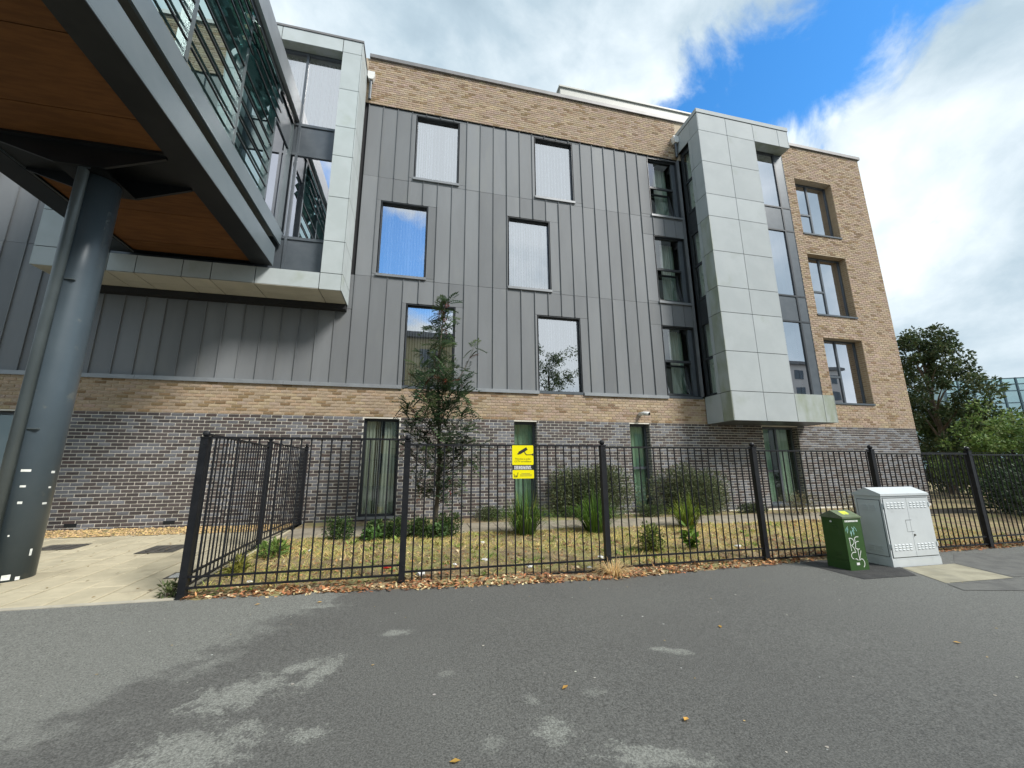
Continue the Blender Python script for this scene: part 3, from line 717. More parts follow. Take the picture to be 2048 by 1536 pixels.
w, y = gwin(dark_open[0], 'single'); a, b, c, d = dark_open[0]; room(a, b, c, d, y+.03, w, 1.2)
# roof-top canopy behind the parapet
cx0, cx1, cy0, cy1, cz = 5.02, 12.6, 12.55, 20, Z(14.85)
m = MB(); m.prism([(cx0, cz), (cx1, cz), (cx1, cz+.34), (cx0, cz+.34)], cy0, cy1); cn = m.build('roof_canopy', 'cream_metal', B)
m = MB(); m.box(cx0-.06, cx1+.06, cy0-.06, cy1+.06, cz+.345, cz+.42); m.build('canopy_edge', 'cream_metal', cn)
m = MB(); m.box(cx0+.5, cx1-.4, cy0+.6, cy1, ZTOP-.26, cz-.005); m.build('plant_room', 'zinc_trim', cn)
# rain hoppers
for x, zt in ((-1.79, 11.2), (8.31, 11.1)):
    m = MB(); m.prism([(x-.06, Z(zt)), (x+.06, Z(zt)), (x+.10, Z(zt+.10)), (x+.10, Z(zt+.26)), (x-.10, Z(zt+.26)), (x-.10, Z(zt+.10))], D-.15, D-.006); h = m.build('rain_hopper', 'plastic_white', B)
    m = MB(); m.tube([(x, D-.075, Z(zt-.002)), (x, D-.075, Z(10.55))], .042, 10); m.build('outlet_pipe', 'frame_grey', h)

# ---- left bay (white panel frame)
a0, a1, yb, z0, z1 = bayA[0], bayA[1], 9.40, bayA[2], bayA[3]
m = MB(); ib = .49; e = .02; ti = 9.64
m.box(a0+e, a1-e, yb+e, D+.03, z0+e, z0+.40, skip='b'); m.box(a0+e, a1-e, yb+e, D+.03, z1-.43, z1-e, skip='b')
m.box(a1-ib+.01, a1-e, yb+e, D+.03, z0+.401, z1-.431, skip='bud'); m.box(a0+e, a0+ib-.01, yb+e, D+.03, z0+.401, z1-.431, skip='bud')
m.box(a0+.1, a1-.03, D-.15, D+.06, z0-.13, z0+e-.002)
bA = m.build('bay_window', 'joint_dark', B)
g = .0085
def pan(par, x0, x1, y0, y1, zz0, zz1, mt): m = MB(); m.box(x0, x1, y0, y1, zz0, zz1); return m.build('panel', mt, par)
zj = [Z(q) for q in (4.14, 4.56, 5.40, 6.60, 7.78, 8.65, 9.81, 11.0, 11.42)]
for s_, t_ in zip(zj[:-1], zj[1:]):
    pan(bA, a1-ib, a1-.018-g, yb, yb+.018, s_+g, t_-g, 'panel_white'); pan(bA, a0+.02, a0+ib, yb, yb+.018, s_+g, t_-g, 'panel_white')
    pan(bA, a1-.018, a1, yb, 9.86-g, s_+g, t_-g, 'panel_white'); pan(bA, a1-.018, a1, 9.86, D+.0, s_+g, t_-g, 'panel_white')
    pan(bA, a0, a0+.018, yb, D, s_+g, t_-g, 'panel_white')
    pan(bA, a1-ib, a1-ib+.009, yb+.02, ti-.002, max(s_, zj[1])+g, min(t_, zj[7])-g, 'panel_white') if s_ >= zj[1]-.01 and t_ <= zj[7]+.01 else None
for s_, t_ in zip([-7.33, -6.53, -6.03, -5.17, -4.62, -3.75], [-6.53, -6.03, -5.17, -4.62, -3.75, -2.41]):
    pan(bA, s_+g, t_-g, yb, yb+.018, zj[0]+g, zj[1]-g, 'panel_white'); pan(bA, s_+g, t_-g, yb+.0, 9.86-g, z0, z0+.018, 'soffit_panel'); pan(bA, s_+g, t_-g, 9.86, D-.16, z0, z0+.018, 'soffit_panel')
    pan(bA, s_+g, t_-g, yb+.02, ti, zj[1]-.02, zj[1]-.004, 'panel_white')
for s_, t_ in ((-7.80, -7.33), (-2.41, -1.93)): pan(bA, s_+g, t_-g, yb+.02, 9.86-g, z0, z0+.018, 'soffit_panel'); pan(bA, s_+g, t_-g, 9.86, D-.16, z0, z0+.018, 'soffit_panel')
for s_, t_ in ((-7.33, -6.1), (-6.1, -4.9), (-4.9, -3.9), (-3.9, -2.41)):
    pan(bA, s_+g, t_-g, yb, yb+.018, zj[7]+g, zj[8]-g, 'panel_white'); pan(bA, s_+g, t_-g, yb+.02, ti, zj[7]-.002, zj[7]+.010, 'panel_dirty')
m = MB(); m.box(a0-.02, a1+.02, yb-.02, D+.02, zj[8]+.0, zj[8]+.06); m.build('coping', 'coping', bA)
# glazing wall in the bay
fx0, fx1, yt = a0+ib, a1-ib, ti
m = MB()
for x in (fx0+.03, -6.75, -5.4, -4.7, -3.93, -3.30, fx1-.03): bar(m, x-.03, x+.03, yt, yt+.08, zj[1], zj[7])
for z in (Z(5.50), Z(7.84), Z(8.72), Z(10.96)): bar(m, fx0+.06, fx1-.06, yt+.003, yt+.077, z-.035, z+.035)
m.build('mullion', 'frame_grey', bA)
xs_ = [fx0+.06, -6.78, -5.43, -4.73, -3.96, -3.33, fx1-.06]; xe_ = [-6.78, -5.43, -4.73, -3.96, -3.33, fx1-.06]
for p, q in zip(xs_[:-1], xe_):
    p += .06 if p != fx0+.06 else 0
    pan(bA, p, q, yt+.03, yt+.05, zj[1]-.0, Z(5.465), 'frame_grey'); pan(bA, p, q, yt+.03, yt+.05, Z(7.875), Z(8.685), 'frame_grey')
    pane((p, q, Z(5.535), Z(7.805)), yt+.04, 'mirror_glass', bA); pane((p, q, Z(8.755), Z(10.925)), yt+.04, 'win_glass', bA)
curtain('curtain', -4.6, fx1-.02, yt+.22, Z(8.74), Z(10.95), 'net_white', bA, 14, .025, slats=True)
curtain('curtain', fx1-.5, fx1-.02, yt+.30, Z(5.5), Z(7.85), 'net_white', bA, 5, .025)
room(fx0, fx1, Z(4.6), Z(10.9), yt+.1, bA, .55)

# ---- right bay (pale panel tower)
a0, a1, yb, z0, z1 = bayB[0], bayB[1], 9.27, bayB[2], bayB[3]
m = MB(); xt = 10.57; yg = 9.60
m.box(a0+e, a1-e, yb+e, D+.0, z0+e, Z(2.10), skip='b'); m.box(a0+e, a1-e, yb+e, D+.0, Z(10.76), z1-e, skip='b')
m.box(a0+e, xt-e, yb+e, 9.76, Z(2.101), Z(10.759), skip='ud')
bB = m.build('bay_window', 'joint_dark', B)
zj = [Z(q) for q in (2.12, 3.29, 4.47, 5.28, 6.44, 7.62, 8.40, 9.58, 10.74)]
for i, (s_, t_) in enumerate(zip(zj[:-1], zj[1:])):
    pan(bB, a0+.02, 9.50-g, yb, yb+.018, s_+g, t_-g, 'panel_pale'); pan(bB, 9.50+g, xt-.02, yb, yb+.018, s_+g, t_-g, 'panel_pale')
    pan(bB, a0, a0+.018, yb, 9.67-g, s_+g, t_-g, 'panel_dirty' if i < 5 else 'panel_pale'); pan(bB, a0, a0+.018, 9.67, 9.79, s_+g, t_-g, 'panel_pale')
    pan(bB, xt-.018, xt, yb, yg, s_+g, t_-g, 'panel_pale')
for (s_, t_, mt) in ((a0+.02, 9.50, 'panel_pale'), (9.50, xt, 'panel_pale'), (xt, 11.59, 'panel_dirty'), (11.59, a1-.02, 'panel_dirty')):
    pan(bB, s_+g, t_-g, yb, yb+.018, z0, zj[0]-g, mt); pan(bB, s_+g, t_-g, yb, yb+.018, zj[8]+g, Z(11.40), 'panel_pale')
for (s_, t_, mt) in ((yb, 9.67, 'panel_dirty'), (9.67, D-.02, 'panel_pale')):
    pan(bB, a0, a0+.018, s_, t_-g, z0, zj[0]-g, mt); pan(bB, a0, a0+.018, s_, t_-g, zj[8]+g, Z(11.40), 'panel_pale')
    pan(bB, a1-.018, a1, s_, t_-g, z0, zj[0]-g, mt); pan(bB, a1-.018, a1, s_, t_-g, zj[8]+g, Z(11.40), 'panel_pale')
pan(bB, xt+.01, a1-.02, yb+.02, yg+.05, zj[8]+.004, zj[8]+.018, 'panel_dirty'); pan(bB, xt+.01, a1-.02, yb+.02, yg+.05, zj[0]-.018, zj[0]-.006, 'panel_pale')
pan(bB, a0+.02, a1-.02, yb+.02, D-.0, z0+.002, z0+.014, 'frame_grey')
m = MB(); m.box(a0-.02, a1+.02, yb-.02, D+.02, Z(11.42), Z(11.56)); m.build('coping', 'panel_pale', bB)
# glazing right of the tower
m = MB(); zr_ = [Z(2.13), Z(4.53), Z(5.40), Z(7.75), Z(8.62), Z(10.74)]
for x in (xt+.03, 11.66): bar(m, x-.03, x+.03, yg, yg+.08, zr_[0], zr_[-1])
for z in zr_[1:-1]: bar(m, xt+.06, a1-.02, yg-.002, yg+.07, z-.025, z+.025)
m.box(xt+.06, 11.63, yg+.002, yg+.07, zr_[0], zr_[0]+.04); m.box(xt+.06, 11.63, yg+.002, yg+.07, zr_[-1]-.06, zr_[-1])
m.build('mullion', 'frame_dark', bB)
for i, (s_, t_) in enumerate(zip(zr_[:-1], zr_[1:])):
    pan(bB, 11.69, a1, yg+.01, yg+.03, s_+.028, t_-.028, 'frame_grey')
    if i % 2: pan(bB, xt+.06, 11.63, yg+.02, yg+.04, s_+.028, t_-.028, 'frame_grey')
    else:
        pane((xt+.06, 11.63, s_+.028, t_-.028), yg+.035, 'mirror_glass', bB)
        curtain('curtain', xt+.06, 11.63, yg+.22, s_, t_, 'net_white', bB, 4, .03)
m = MB(); m.box(a1-.012, a1-.001, yg+.0, D+.0, zr_[0], zr_[-1]); m.build('side_panel', 'frame_grey', bB)
# side glazing between the tower and the zinc wall
m = MB(); xs2 = a0+.10; sy0, sy1 = 9.80, D+.0
m.box(xs2, xs2+.06, sy1-.10, sy1, Z(2.12), Z(10.74)); m.box(xs2, xs2+.06, sy0, sy0+.04, Z(2.12), Z(10.74))
floors = ((2.16, 4.42), (5.25, 7.55), (8.36, 10.62))
for lo, hi in floors:
    for z in (lo, (lo+hi)/2, hi): m.box(xs2+.002, xs2+.058, sy0+.04, sy1-.10, Z(z)-.04, Z(z)+.04)
m.build('side_frame', 'frame_dark', bB)
for lo, hi in floors:
    mid = (lo+hi)/2
    for s_, t_ in ((lo+.04, mid-.04), (mid+.04, hi-.04)):
        m = MB(); m.quad([(xs2+.03, sy1-.10, Z(s_)), (xs2+.03, sy0+.04, Z(s_)), (xs2+.03, sy0+.04, Z(t_)), (xs2+.03, sy1-.10, Z(t_))]); m.build('pane', 'clear_glass', bB)
for lo, hi in ((4.46, 5.21), (7.59, 8.32), (10.66, 10.74)):
    m = MB(); m.box(xs2+.02, xs2+.05, sy0+.04, sy1-.10, Z(lo), Z(hi)); m.build('spandrel', 'frame_dark', bB)
m = MB(); m.quad([(xs2+.5, 9.78, Z(2.1)), (xs2+.5, D+.5, Z(2.1)), (xs2+.5, D+.5, Z(10.8)), (xs2+.5, 9.78, Z(10.8))]); m.build('room', 'interior', bB)
m = MB()
for i in range(13):
    yy = 9.84+i*.035; m.quad([(xs2+.16+.03*(i % 2), yy, Z(2.15)), (xs2+.16+.03*((i+1) % 2), yy+.035, Z(2.15)), (xs2+.16+.03*((i+1) % 2), yy+.035, Z(10.7)), (xs2+.16+.03*(i % 2), yy, Z(10.7))])
m.build('curtain', 'curtain_cream', bB)
# zinc corner trim beside the bay
m = MB(); m.box(8.335, 8.405, D-.02, D+.07, Z(2.14), ZZT-.03); m.build('corner_trim', 'zinc_trim', B)

# ------------------------------------------------------------------ footbridge
FB = thing('footbridge', 'raised enclosed footbridge with steel beams, timber soffit and louvred glazing on a grey column', 'bridge', (-4.9, 6.6, ground(-4.9, 6.6)))
x0, x1, ys, ye = -6.54, -3.42, -14.0, 9.62; zs = Z(4.62)
def fbox(name, mt, *bx, parent=FB):
    m = MB()
    for b in bx: m.box(*b)
    return m.build(name, mt, parent)
for s_, (p, q) in enumerate(((x1-.42, x1), (x0, x0+.42))):
    bm = fbox('beam', 'steel_blue', (p, q, ys, ye-.2, zs, zs+.028))
    inner = p+.01 if s_ == 0 else q-.03
    ox = x1-.34 if s_ == 0 else x0+.31
    fbox('web', 'steel_blue', (ox, ox+.025, ys, ye-.2, zs+.03, zs+.72), parent=bm)
    fbox('flange', 'steel_dark', (p-.002, q-.004, ys+.01, ye-.21, zs-.012, zs-.002), parent=bm)
    fx = (x1-.012, x1) if s_ == 0 else (x0, x0+.012)
    fbox('lower_fascia', 'steel_blue', (fx[0], fx[1], ys, ye-.2, zs+.03, zs+.45), parent=bm)
    fbox('upper_fascia', 'steel_blue', (fx[0]-(.0 if s_ == 0 else .0), fx[1]+(.03 if s_ == 0 else 0), ys, ye, zs+.64, zs+.98), parent=bm)
    fbox('sill', 'steel_blue', (p+.15, (x1+.0 if s_ == 0 else q), ys, ye, zs+1.0, zs+1.06), parent=bm)
# soffit boards
yj = [-14, -12.6, -11.3, -10, -8.8, -7.6, -6.4, -5.2, -4.0, -2.8, -1.65, -.5, .62, 1.75, 2.2, 3.32, 4.45, 5.58, 6.70, 7.84, 8.98, 9.40]
for p, q in zip(yj[:-1], yj[1:]): fbox('soffit_board', 'wood_ply', (x0+.43, x1-.43, p+.006, q-.006, zs+.06, zs+.08))
fbox('deck', 'steel_dark', (x0+.15, x1-.15, ys, ye, zs+.09, zs+.25))
# tapered cross head on the column
cxm, cym = -4.90, 6.60
m = MB()
for yy in (6.22, 6.92):
    m.prism([(cxm-.30, zs-.30), (cxm+.30, zs-.30), (x1-.45, zs-.02), (x1-.45, zs+.05), (x0+.45, zs+.05), (x0+.45, zs-.02)], yy-.02, yy+.02)
m.prism([(x0+.43, zs+.02), (x1-.43, zs+.02), (x1-.43, zs+.058), (x0+.43, zs+.058)], 6.14, 6.98)
vsm = [(cxm-.30, 6.26, zs-.31), (cxm+.30, 6.26, zs-.31), (cxm+.30, 6.90, zs-.31), (cxm-.30, 6.90, zs-.31)]
m.quad(vsm)
m.build('cross_head', 'steel_dark', FB)
# column with its downpipe
cr_ = .252; zg = ground(cxm, cym)
m = MB(); nseg = 40; m.tube([(cxm, cym, zg-.05), (cxm, cym, Z(1.2)), (cxm, cym, Z(2.8)), (cxm, cym, zs-.312)], cr_, nseg); col_o = m.build('column', 'column_paint', FB, smooth=True)
pa = math.atan2(-cym, -cxm)+R(-37); pxx, pyy = cxm+(cr_+.05)*math.cos(pa), cym+(cr_+.05)*math.sin(pa)
m = MB(); m.tube([(pxx, pyy, zg), (pxx, pyy, zs-.2), (pxx+.05, pyy+.08, zs-.05)], .062, 16); m.build('downpipe', 'pipe_paint', col_o, smooth=True)
for z in (Z(.55), Z(2.62)):
    m = MB(); pb_ = pa+.42; m.box(cxm+cr_*math.cos(pb_)-.05, cxm+cr_*math.cos(pb_)+.05, cym+cr_*math.sin(pb_)-.03, cym+cr_*math.sin(pb_)+.02, z, z+.018); m.build('pipe_bracket', 'pipe_paint', col_o)
def on_col(th, z, w, h, n=6):
    rr = cr_+.0015; return [(cxm+rr*math.cos(th+w*(i/n-.5)), cym+rr*math.sin(th+w*(i/n-.5)), zz) for zz in (z, z+h) for i in range(n+1)]
tc_ = math.atan2(-cym, -cxm)
for (dt, zz, w, h) in ((-.15, .02, .34, .03), (-.13, -.17, .20, .025), (-.10, -.37, .16, .03), (.88, .0, .20, .03), (.88, -.19, .14, .022), (.80, -.39, .22, .025), (.68, -1.0, .10, .08), (.40, -1.265, .16, .04), (.02, -1.25, .28, .06), (-.2, -.75, .06, .02)):
    m = MB(); n = 6; m.mesh(on_col(tc_+dt, Z(zz), w, h), [(i, i+1, n+2+i, n+1+i) for i in range(n)]); m.build('tape_scrap', 'paint_white', col_o)
m = MB(); 
for i in range(110):
    th = tc_+.72+rng.normal(0, .10); z = Z(rng.uniform(2.9, 3.85)); w_ = rng.uniform(.01, .05); m.mesh(on_col(th, z, w_, rng.uniform(.006, .03), 2), [(0, 1, 4, 3), (1, 2, 5, 4)])
m.build('paint_flakes', 'pipe_paint', col_o)
# glazing on both sides: mullions, panes, louvres
zg0, zg1 = zs+1.06, Z(8.60)
for s_, xx in ((0, x1-.04), (1, x0+.04)):
    ml = [-14, -12.5, -11, -9.5, -8, -6.5, -5, -3.5, -2.0, -.5, 1.0, 2.5, 4.0, 5.45, 6.97, 8.50, 9.56]
    for y in ml: fbox('mullion', 'pipe_paint', (xx-.05, xx+.05, y-.045, y+.045, zg0, zg1))
    for p, q in zip(ml[:-1], ml[1:]):
        m = MB(); m.quad([(xx-.02, p+.045, zg0), (xx-.02, q-.045, zg0), (xx-.02, q-.045, zg1), (xx-.02, p+.045, zg1)]); m.build('pane', 'clear_glass' if s_ else 'teal_glass' if q < 9 else 'mirror_glass', FB)
        if s_ == 1: continue
        if q < 1: continue
        if q > 9:
            fbox('head_panel', 'frame_grey', (xx-.012, xx+.012, p+.046, q-.046, Z(7.86), zg1-.002)); continue
        nb = 5
        for k in range(nb):
            z = zg0+.26+k*.34; m = MB(); m.box(xx+.035, xx+.065, p+.05, q-.05, z, z+.026); m.build('rail', 'louvre_black', FB)
        for k in range(4):
            z = zg1-.98+k*.26; m = MB(); t = .13
            m.mesh([(xx+.03, p+.05, z+.15), (xx+.03+t, p+.05, z-.02), (xx+.03+t, q-.05, z-.02), (xx+.03, q-.05, z+.15), (xx+.03, p+.05, z+.162), (xx+.03+t, p+.05, z-.008), (xx+.03+t, q-.05, z-.008), (xx+.03, q-.05, z+.162)],
                   [(3, 2, 1, 0), (4, 5, 6, 7), (0, 1, 5, 4), (2, 3, 7, 6), (1, 2, 6, 5), (0, 4, 7, 3)])
            lv = m.build('louvre', 'teal_glass', FB)
            m = MB(); m.box(xx+.03+t-.012, xx+.03+t+.012, p+.05, q-.05, z-.03, z-.012); m.build('louvre_rail', 'louvre_black', lv)
fbox('roof_edge', 'louvre_black', (x1-.25, x1+.02, ys, ye+.12, Z(8.605), Z(8.80)))
fbox('roof_edge', 'louvre_black', (x0-.02, x0+.25, ys, ye+.12, Z(8.605), Z(8.80)))
fbox('roof_fascia', 'cream_metal' if False else 'ledge_metal', (x1+.0, x1+.10, ys, ye+.15, Z(8.81), Z(9.37)))
fbox('roof_fascia', 'ledge_metal', (x0-.10, x0, ys, ye+.15, Z(8.81), Z(9.37)))
fbox('roof_deck', 'roof_grey', (x0+.003, x1-.003, ys, ye+.12, Z(8.95), Z(9.30)))
fbox('ceiling', 'panel_white', (x0+.26, x1-.26, ys, ye, Z(8.65), Z(8.70)))
fbox('floor', 'cream_metal', (x0+.15, x1-.15, ys, ye, zs+.85, zs+.95))

# ------------------------------------------------------------------ railings
def fence_panel(F, pA, pB, ztop, zl1, zl2, nb):
    pA, pB = Vector(pA), Vector(pB); L_ = (pB-pA).length; d = (pB-pA).normalized()
    for z, r in ((ztop, .014), (zl1, .012), (zl2, .012)):
        m = MB(); n_ = Vector((-d.y, d.x))*r*1.3
        a, b = pA+d*.03, pB-d*.03
        m.mesh([(a.x-n_.x, a.y-n_.y, z-r*.8), (b.x-n_.x, b.y-n_.y, z-r*.8), (b.x+n_.x, b.y+n_.y, z-r*.8), (a.x+n_.x, a.y+n_.y, z-r*.8), (a.x-n_.x, a.y-n_.y, z+r*.8), (b.x-n_.x, b.y-n_.y, z+r*.8), (b.x+n_.x, b.y+n_.y, z+r*.8), (a.x+n_.x, a.y+n_.y, z+r*.8)],
               [(0, 1, 5, 4), (1, 2, 6, 5), (2, 3, 7, 6), (3, 0, 4, 7), (4, 5, 6, 7), (3, 2, 1, 0)])
        m.build('rail', 'fence_black', F)
    h = ztop-zl2; key = round(h, 3)
    if key not in BARS:
        mm = MB(); mm.tube([(0, 0, 0), (0, 0, h)], .0095, 8, cap=False); BARS[key] = mm.data('bar', 'fence_black', smooth=True)
    for i in range(nb):
        p = pA+d*(L_*(i+1)/(nb+1)); link('bar', BARS[key], F, (p.x+rng.normal(0, .002), p.y, zl2))
BARS = {}
def fence_post(F, x, y, zt, w=.037):
    zb = ground(x, y)-.1
    m = MB(); m.box(x-w, x+w, y-w, y+w, zb, zt-.085); m.box(x-w-.006, x+w+.006, y-w-.006, y+w+.006, zt-.085, zt-.072); m.ball((x, y, zt-.036), .038, 12, 8)
    p = m.build('post', 'fence_black', F)
    m = MB(); m.box(x-w-.004, x+w+.004, y-w-.004, y+w+.004, zb, ground(x, y)+.045); m.ball((x+w*.3, y-w-.001, zt-.15), .008, 6, 4); m.ball((x+w*.3, y-w-.001, ground(x, y)+.22), .009, 6, 4); m.build('post_foot', 'fence_black', p)
FY = 5.32
F = thing('railing_fence', 'long black bar railing with ball topped posts along the tarmac', 'fence', (-2.40, FY, 0))
posts = [(-2.39, .47), (-.13, .45), (2.55, .41), (5.09, .40), (7.47, .375), (9.74, .36), (12.2, .34), (14.7, .33)]
tops = [(.39, -1.105, -1.215), (.325, -1.185, -1.315), (.31, -1.165, -1.285), (.27, -1.195, -1.31), (.23, -1.19, -1.31), (.215, -1.19, -1.31), (.20, -1.2, -1.32)]
for x, zt in posts: fence_post(F, x, FY, Z(zt))
for i, (zt, a, b) in enumerate(tops): fence_panel(F, (posts[i][0], FY), (posts[i+1][0], FY), Z(zt), Z(a), Z(b), [19, 22, 21, 20, 19, 20, 20][i])
F2 = thing('railing_fence', 'black bar railing running back from the corner post to the brick wall', 'fence', (-2.45, 7.8, ground(-2.45, 7.8)))
fence_post(F2, -2.53, 7.86, Z(.59)); fence_post(F2, -2.52, 10.22, Z(.63))
fence_panel(F2, (-2.39, 5.36), (-2.53, 7.86), Z(.43), Z(-1.09), Z(-1.20), 20)
fence_panel(F2, (-2.53, 7.86), (-2.52, 10.22), Z(.50), Z(-1.02), Z(-1.13), 19)
F3 = thing('railing_fence', 'dark railing in the shade beyond the right corner of the building', 'fence', (17.5, 10.6, ground(17.5, 10.6)))
for x in (17.0, 19.4, 21.8): fence_post(F3, x, 10.6, Z(.62))
for a, b in ((17.0, 19.4), (19.4, 21.8)): fence_panel(F3, (a, 10.6), (b, 10.6), Z(.50), Z(-.95), Z(-1.07), 19)

# ------------------------------------------------------------------ signs and small fittings
def text(s, x, z, size, y, mt, parent, name='lettering', align='CENTER', bold=0):
    cu_ = bpy.data.curves.new(name, 'FONT'); cu_.body = s; cu_.size = size; cu_.align_x = align; cu_.fill_mode = 'FRONT'; cu_.resolution_u = 2; cu_.offset = bold
    t = bpy.data.objects.new('tmp', cu_); COL.objects.link(t); dg = bpy.context.evaluated_depsgraph_get()
    me = bpy.data.meshes.new_from_object(t.evaluated_get(dg)); bpy.data.objects.remove(t)
    me.transform(Matrix.Rotation(math.pi/2, 4, 'X')); me.materials.clear(); me.materials.append(MATS[mt])
    return link(name, me, parent, (x, y, z))
def stroke(m, pts, w, y):
    """flat painted stroke in the XZ plane at depth y"""
    pts = [Vector((p[0], p[1])) for p in pts]
    P = []
    for i, p in enumerate(pts):
        t = (pts[min(i+1, len(pts)-1)]-pts[max(i-1, 0)]).normalized(); n = Vector((-t.y, t.x))*w/2; P.append((p-n, p+n))
    for (a, b), (c, d) in zip(P[:-1], P[1:]): m.quad([(a.x, y, a.y), (c.x, y, c.y), (d.x, y, d.y), (b.x, y, b.y)])
sy = FY-.024; sx0, sx1 = 1.23, 1.525
sg = thing('warning_sign', 'yellow camera surveillance sign fixed to the railings', 'sign', (1.23, sy, Z(-.11)))
def rrect(a, b, c, d, r=.012):
    pts = []
    for cx_, cz_, s0 in ((b-r, c+r, -90), (b-r, d-r, 0), (a+r, d-r, 90), (a+r, c+r, 180)):
        for k in range(4): t = R(s0+30*k); pts.append((cx_+r*math.cos(t), cz_+r*math.sin(t)))
    return pts
m = MB(); m.prism(rrect(sx0, sx1, Z(.066), Z(.325)), sy, sy+.004); m.build('upper_plate', 'sign_yellow', sg)
m = MB(); m.prism(rrect(sx0+.004, sx1-.012, Z(.0), Z(.0655), .002), sy+.003, sy+.007); bp_ = m.build('black_strip', 'sign_black', sg)
m = MB(); m.prism(rrect(sx0+.004, sx1+.004, Z(-.112), Z(-.001)), sy, sy+.004); m.build('lower_plate', 'sign_yellow', sg)
ty = sy-.0012
text('This area is under', (sx0+sx1)/2, Z(.136), .030, ty, 'sign_black', sg); text('CCTV surveillance', (sx0+sx1)/2, Z(.102), .031, ty, 'sign_black', sg)
m = MB()
for k, wd in enumerate((.115, .112, .115)):
    zz = Z(.048-k*.0165)
    q = sx0+.142-wd
    while q < sx0+.142+wd: 
        ww = rng.uniform(.012, .035); m.quad([(q, sy+.0022, zz-.005), (q+ww, sy+.0022, zz-.005), (q+ww, sy+.0022, zz+.005), (q, sy+.0022, zz+.005)]); q += ww+.005
m.build('small_print', 'sign_white', bp_)
m = MB()
# camera symbol: body, lens, arm, bracket
def rot(pts, cx, cz, a): return [(cx+p[0]*math.cos(a)-p[1]*math.sin(a), cz+p[0]*math.sin(a)+p[1]*math.cos(a)) for p in pts]
bx = rot([(-.065, -.020), (.065, -.020), (.065, .020), (-.065, .020)], sx0+.150, Z(.252), R(30)); m.quad([(x, ty, z) for x, z in bx])
bx = rot([(-.088, -.012), (-.066, -.012), (-.066, .008), (-.088, .008)], sx0+.150, Z(.252), R(30)); m.quad([(x, ty, z) for x, z in bx])
stroke(m, [(sx0+.168, Z(.243)), (sx0+.182, Z(.215)), (sx0+.200, Z(.197))], .011, ty-.0003); stroke(m, [(sx0+.195, Z(.199)), (sx0+.275, Z(.202))], .009, ty-.0006)
m.quad([(sx0+.262, ty-.0009, Z(.202)), (sx0+.293, ty-.0009, Z(.185)), (sx0+.293, ty-.0009, Z(.222))]); m.build('camera_symbol', 'sign_black', sg)
m = MB(); wx, wz = sx0+.022, Z(-.098)
stroke(m, [(wx, wz+.048), (wx+.010, wz+.010), (wx+.018, wz+.002)], .007, ty); stroke(m, [(wx+.018, wz+.002), (wx+.028, wz+.032)], .006, ty-.0003); stroke(m, [(wx+.028, wz+.032), (wx+.040, wz+.003)], .007, ty-.0006); stroke(m, [(wx+.040, wz+.003), (wx+.050, wz+.030), (wx+.057, wz+.066)], .007, ty-.0009); m.build('emblem', 'sign_black', sg)
m = MB()
for k, (p, q) in enumerate(((.125, .245), (.105, .27), (.105, .27))): m.box(sx0+p, sx0+q, ty-.0003, ty, Z(-.05-k*.015), Z(-.046-k*.015))
m.build('small_print', 'cover_iron', sg)
# bullet camera on the wall
cc = thing('security_camera', 'small white bullet security camera on the buff brick', 'camera', (6.28, D, Z(1.54)))
cxp, czp = 6.28, Z(1.545)
m = MB(); m.tube([(cxp-.10, D-.03, czp+.012), (cxp-.05, D-.16, czp+.004), (cxp+.03, D-.30, czp-.02)], [.05, .056, .058], 16); m.build('housing', 'plastic_white', cc, smooth=True)
m = MB(); m.tube([(cxp+.030, D-.301, czp-.020), (cxp+.038, D-.315, czp-.022)], .042, 14); m.build('lens', 'louvre_black', cc)
m = MB(); m.tube([(cxp-.08, D, czp), (cxp-.08, D-.05, czp)], .06, 14); m.build('mount', 'plastic_white', cc)

# ------------------------------------------------------------------ street cabinets
def cabinet_body(m, x0, x1, y0, y1, zb, zt, ridge, flare=0):
    ym = (y0+y1)/2
    m.box(x0, x1, y0, y1, zb, zt, skip='u')
def roof(m, x0, x1, y0, y1, zt, zr, lip=.025, ov=.012, inset=.0):
    x0 -= ov; x1 += ov; y0 -= ov; y1 += ov; ym = (y0+y1)/2
    m.mesh([(x0, y0, zt), (x1, y0, zt), (x1, y1, zt), (x0, y1, zt), (x0, y0, zt+lip), (x1, y0, zt+lip), (x1, y1, zt+lip), (x0, y1, zt+lip), (x0+inset, ym, zr), (x1-inset, ym, zr)],
           [(0, 1, 5, 4), (1, 2, 6, 5), (2, 3, 7, 6), (3, 0, 4, 7), (3, 2, 1, 0), (4, 5, 9, 8), (6, 7, 8, 9), (7, 4, 8), (5, 6, 9)])
gx0, gx1, gy0, gy1 = 6.52, 7.42, 4.63, 5.00; gb = ground(7, 4.7); gt = Z(-.405)
gc = thing('utility_cabinet', 'large pale grey double door utility cabinet in front of the railings', 'cabinet', (6.97, 4.8, gb))
m = MB(); cabinet_body(m, gx0, gx1, gy0, gy1, gb+.10, gt, 0); m.build('body', 'cab_grey', gc)
m = MB(); m.box(gx0-.008, gx1+.008, gy0-.008, gy1+.008, gb-.02, gb+.098); m.build('plinth', 'cab_grey', gc)
m = MB(); roof(m, gx0, gx1, gy0, gy1, gt+.001, gt+.115, .03, .014); m.build('top', 'cab_grey', gc)
xm = (gx0+gx1)/2+.005
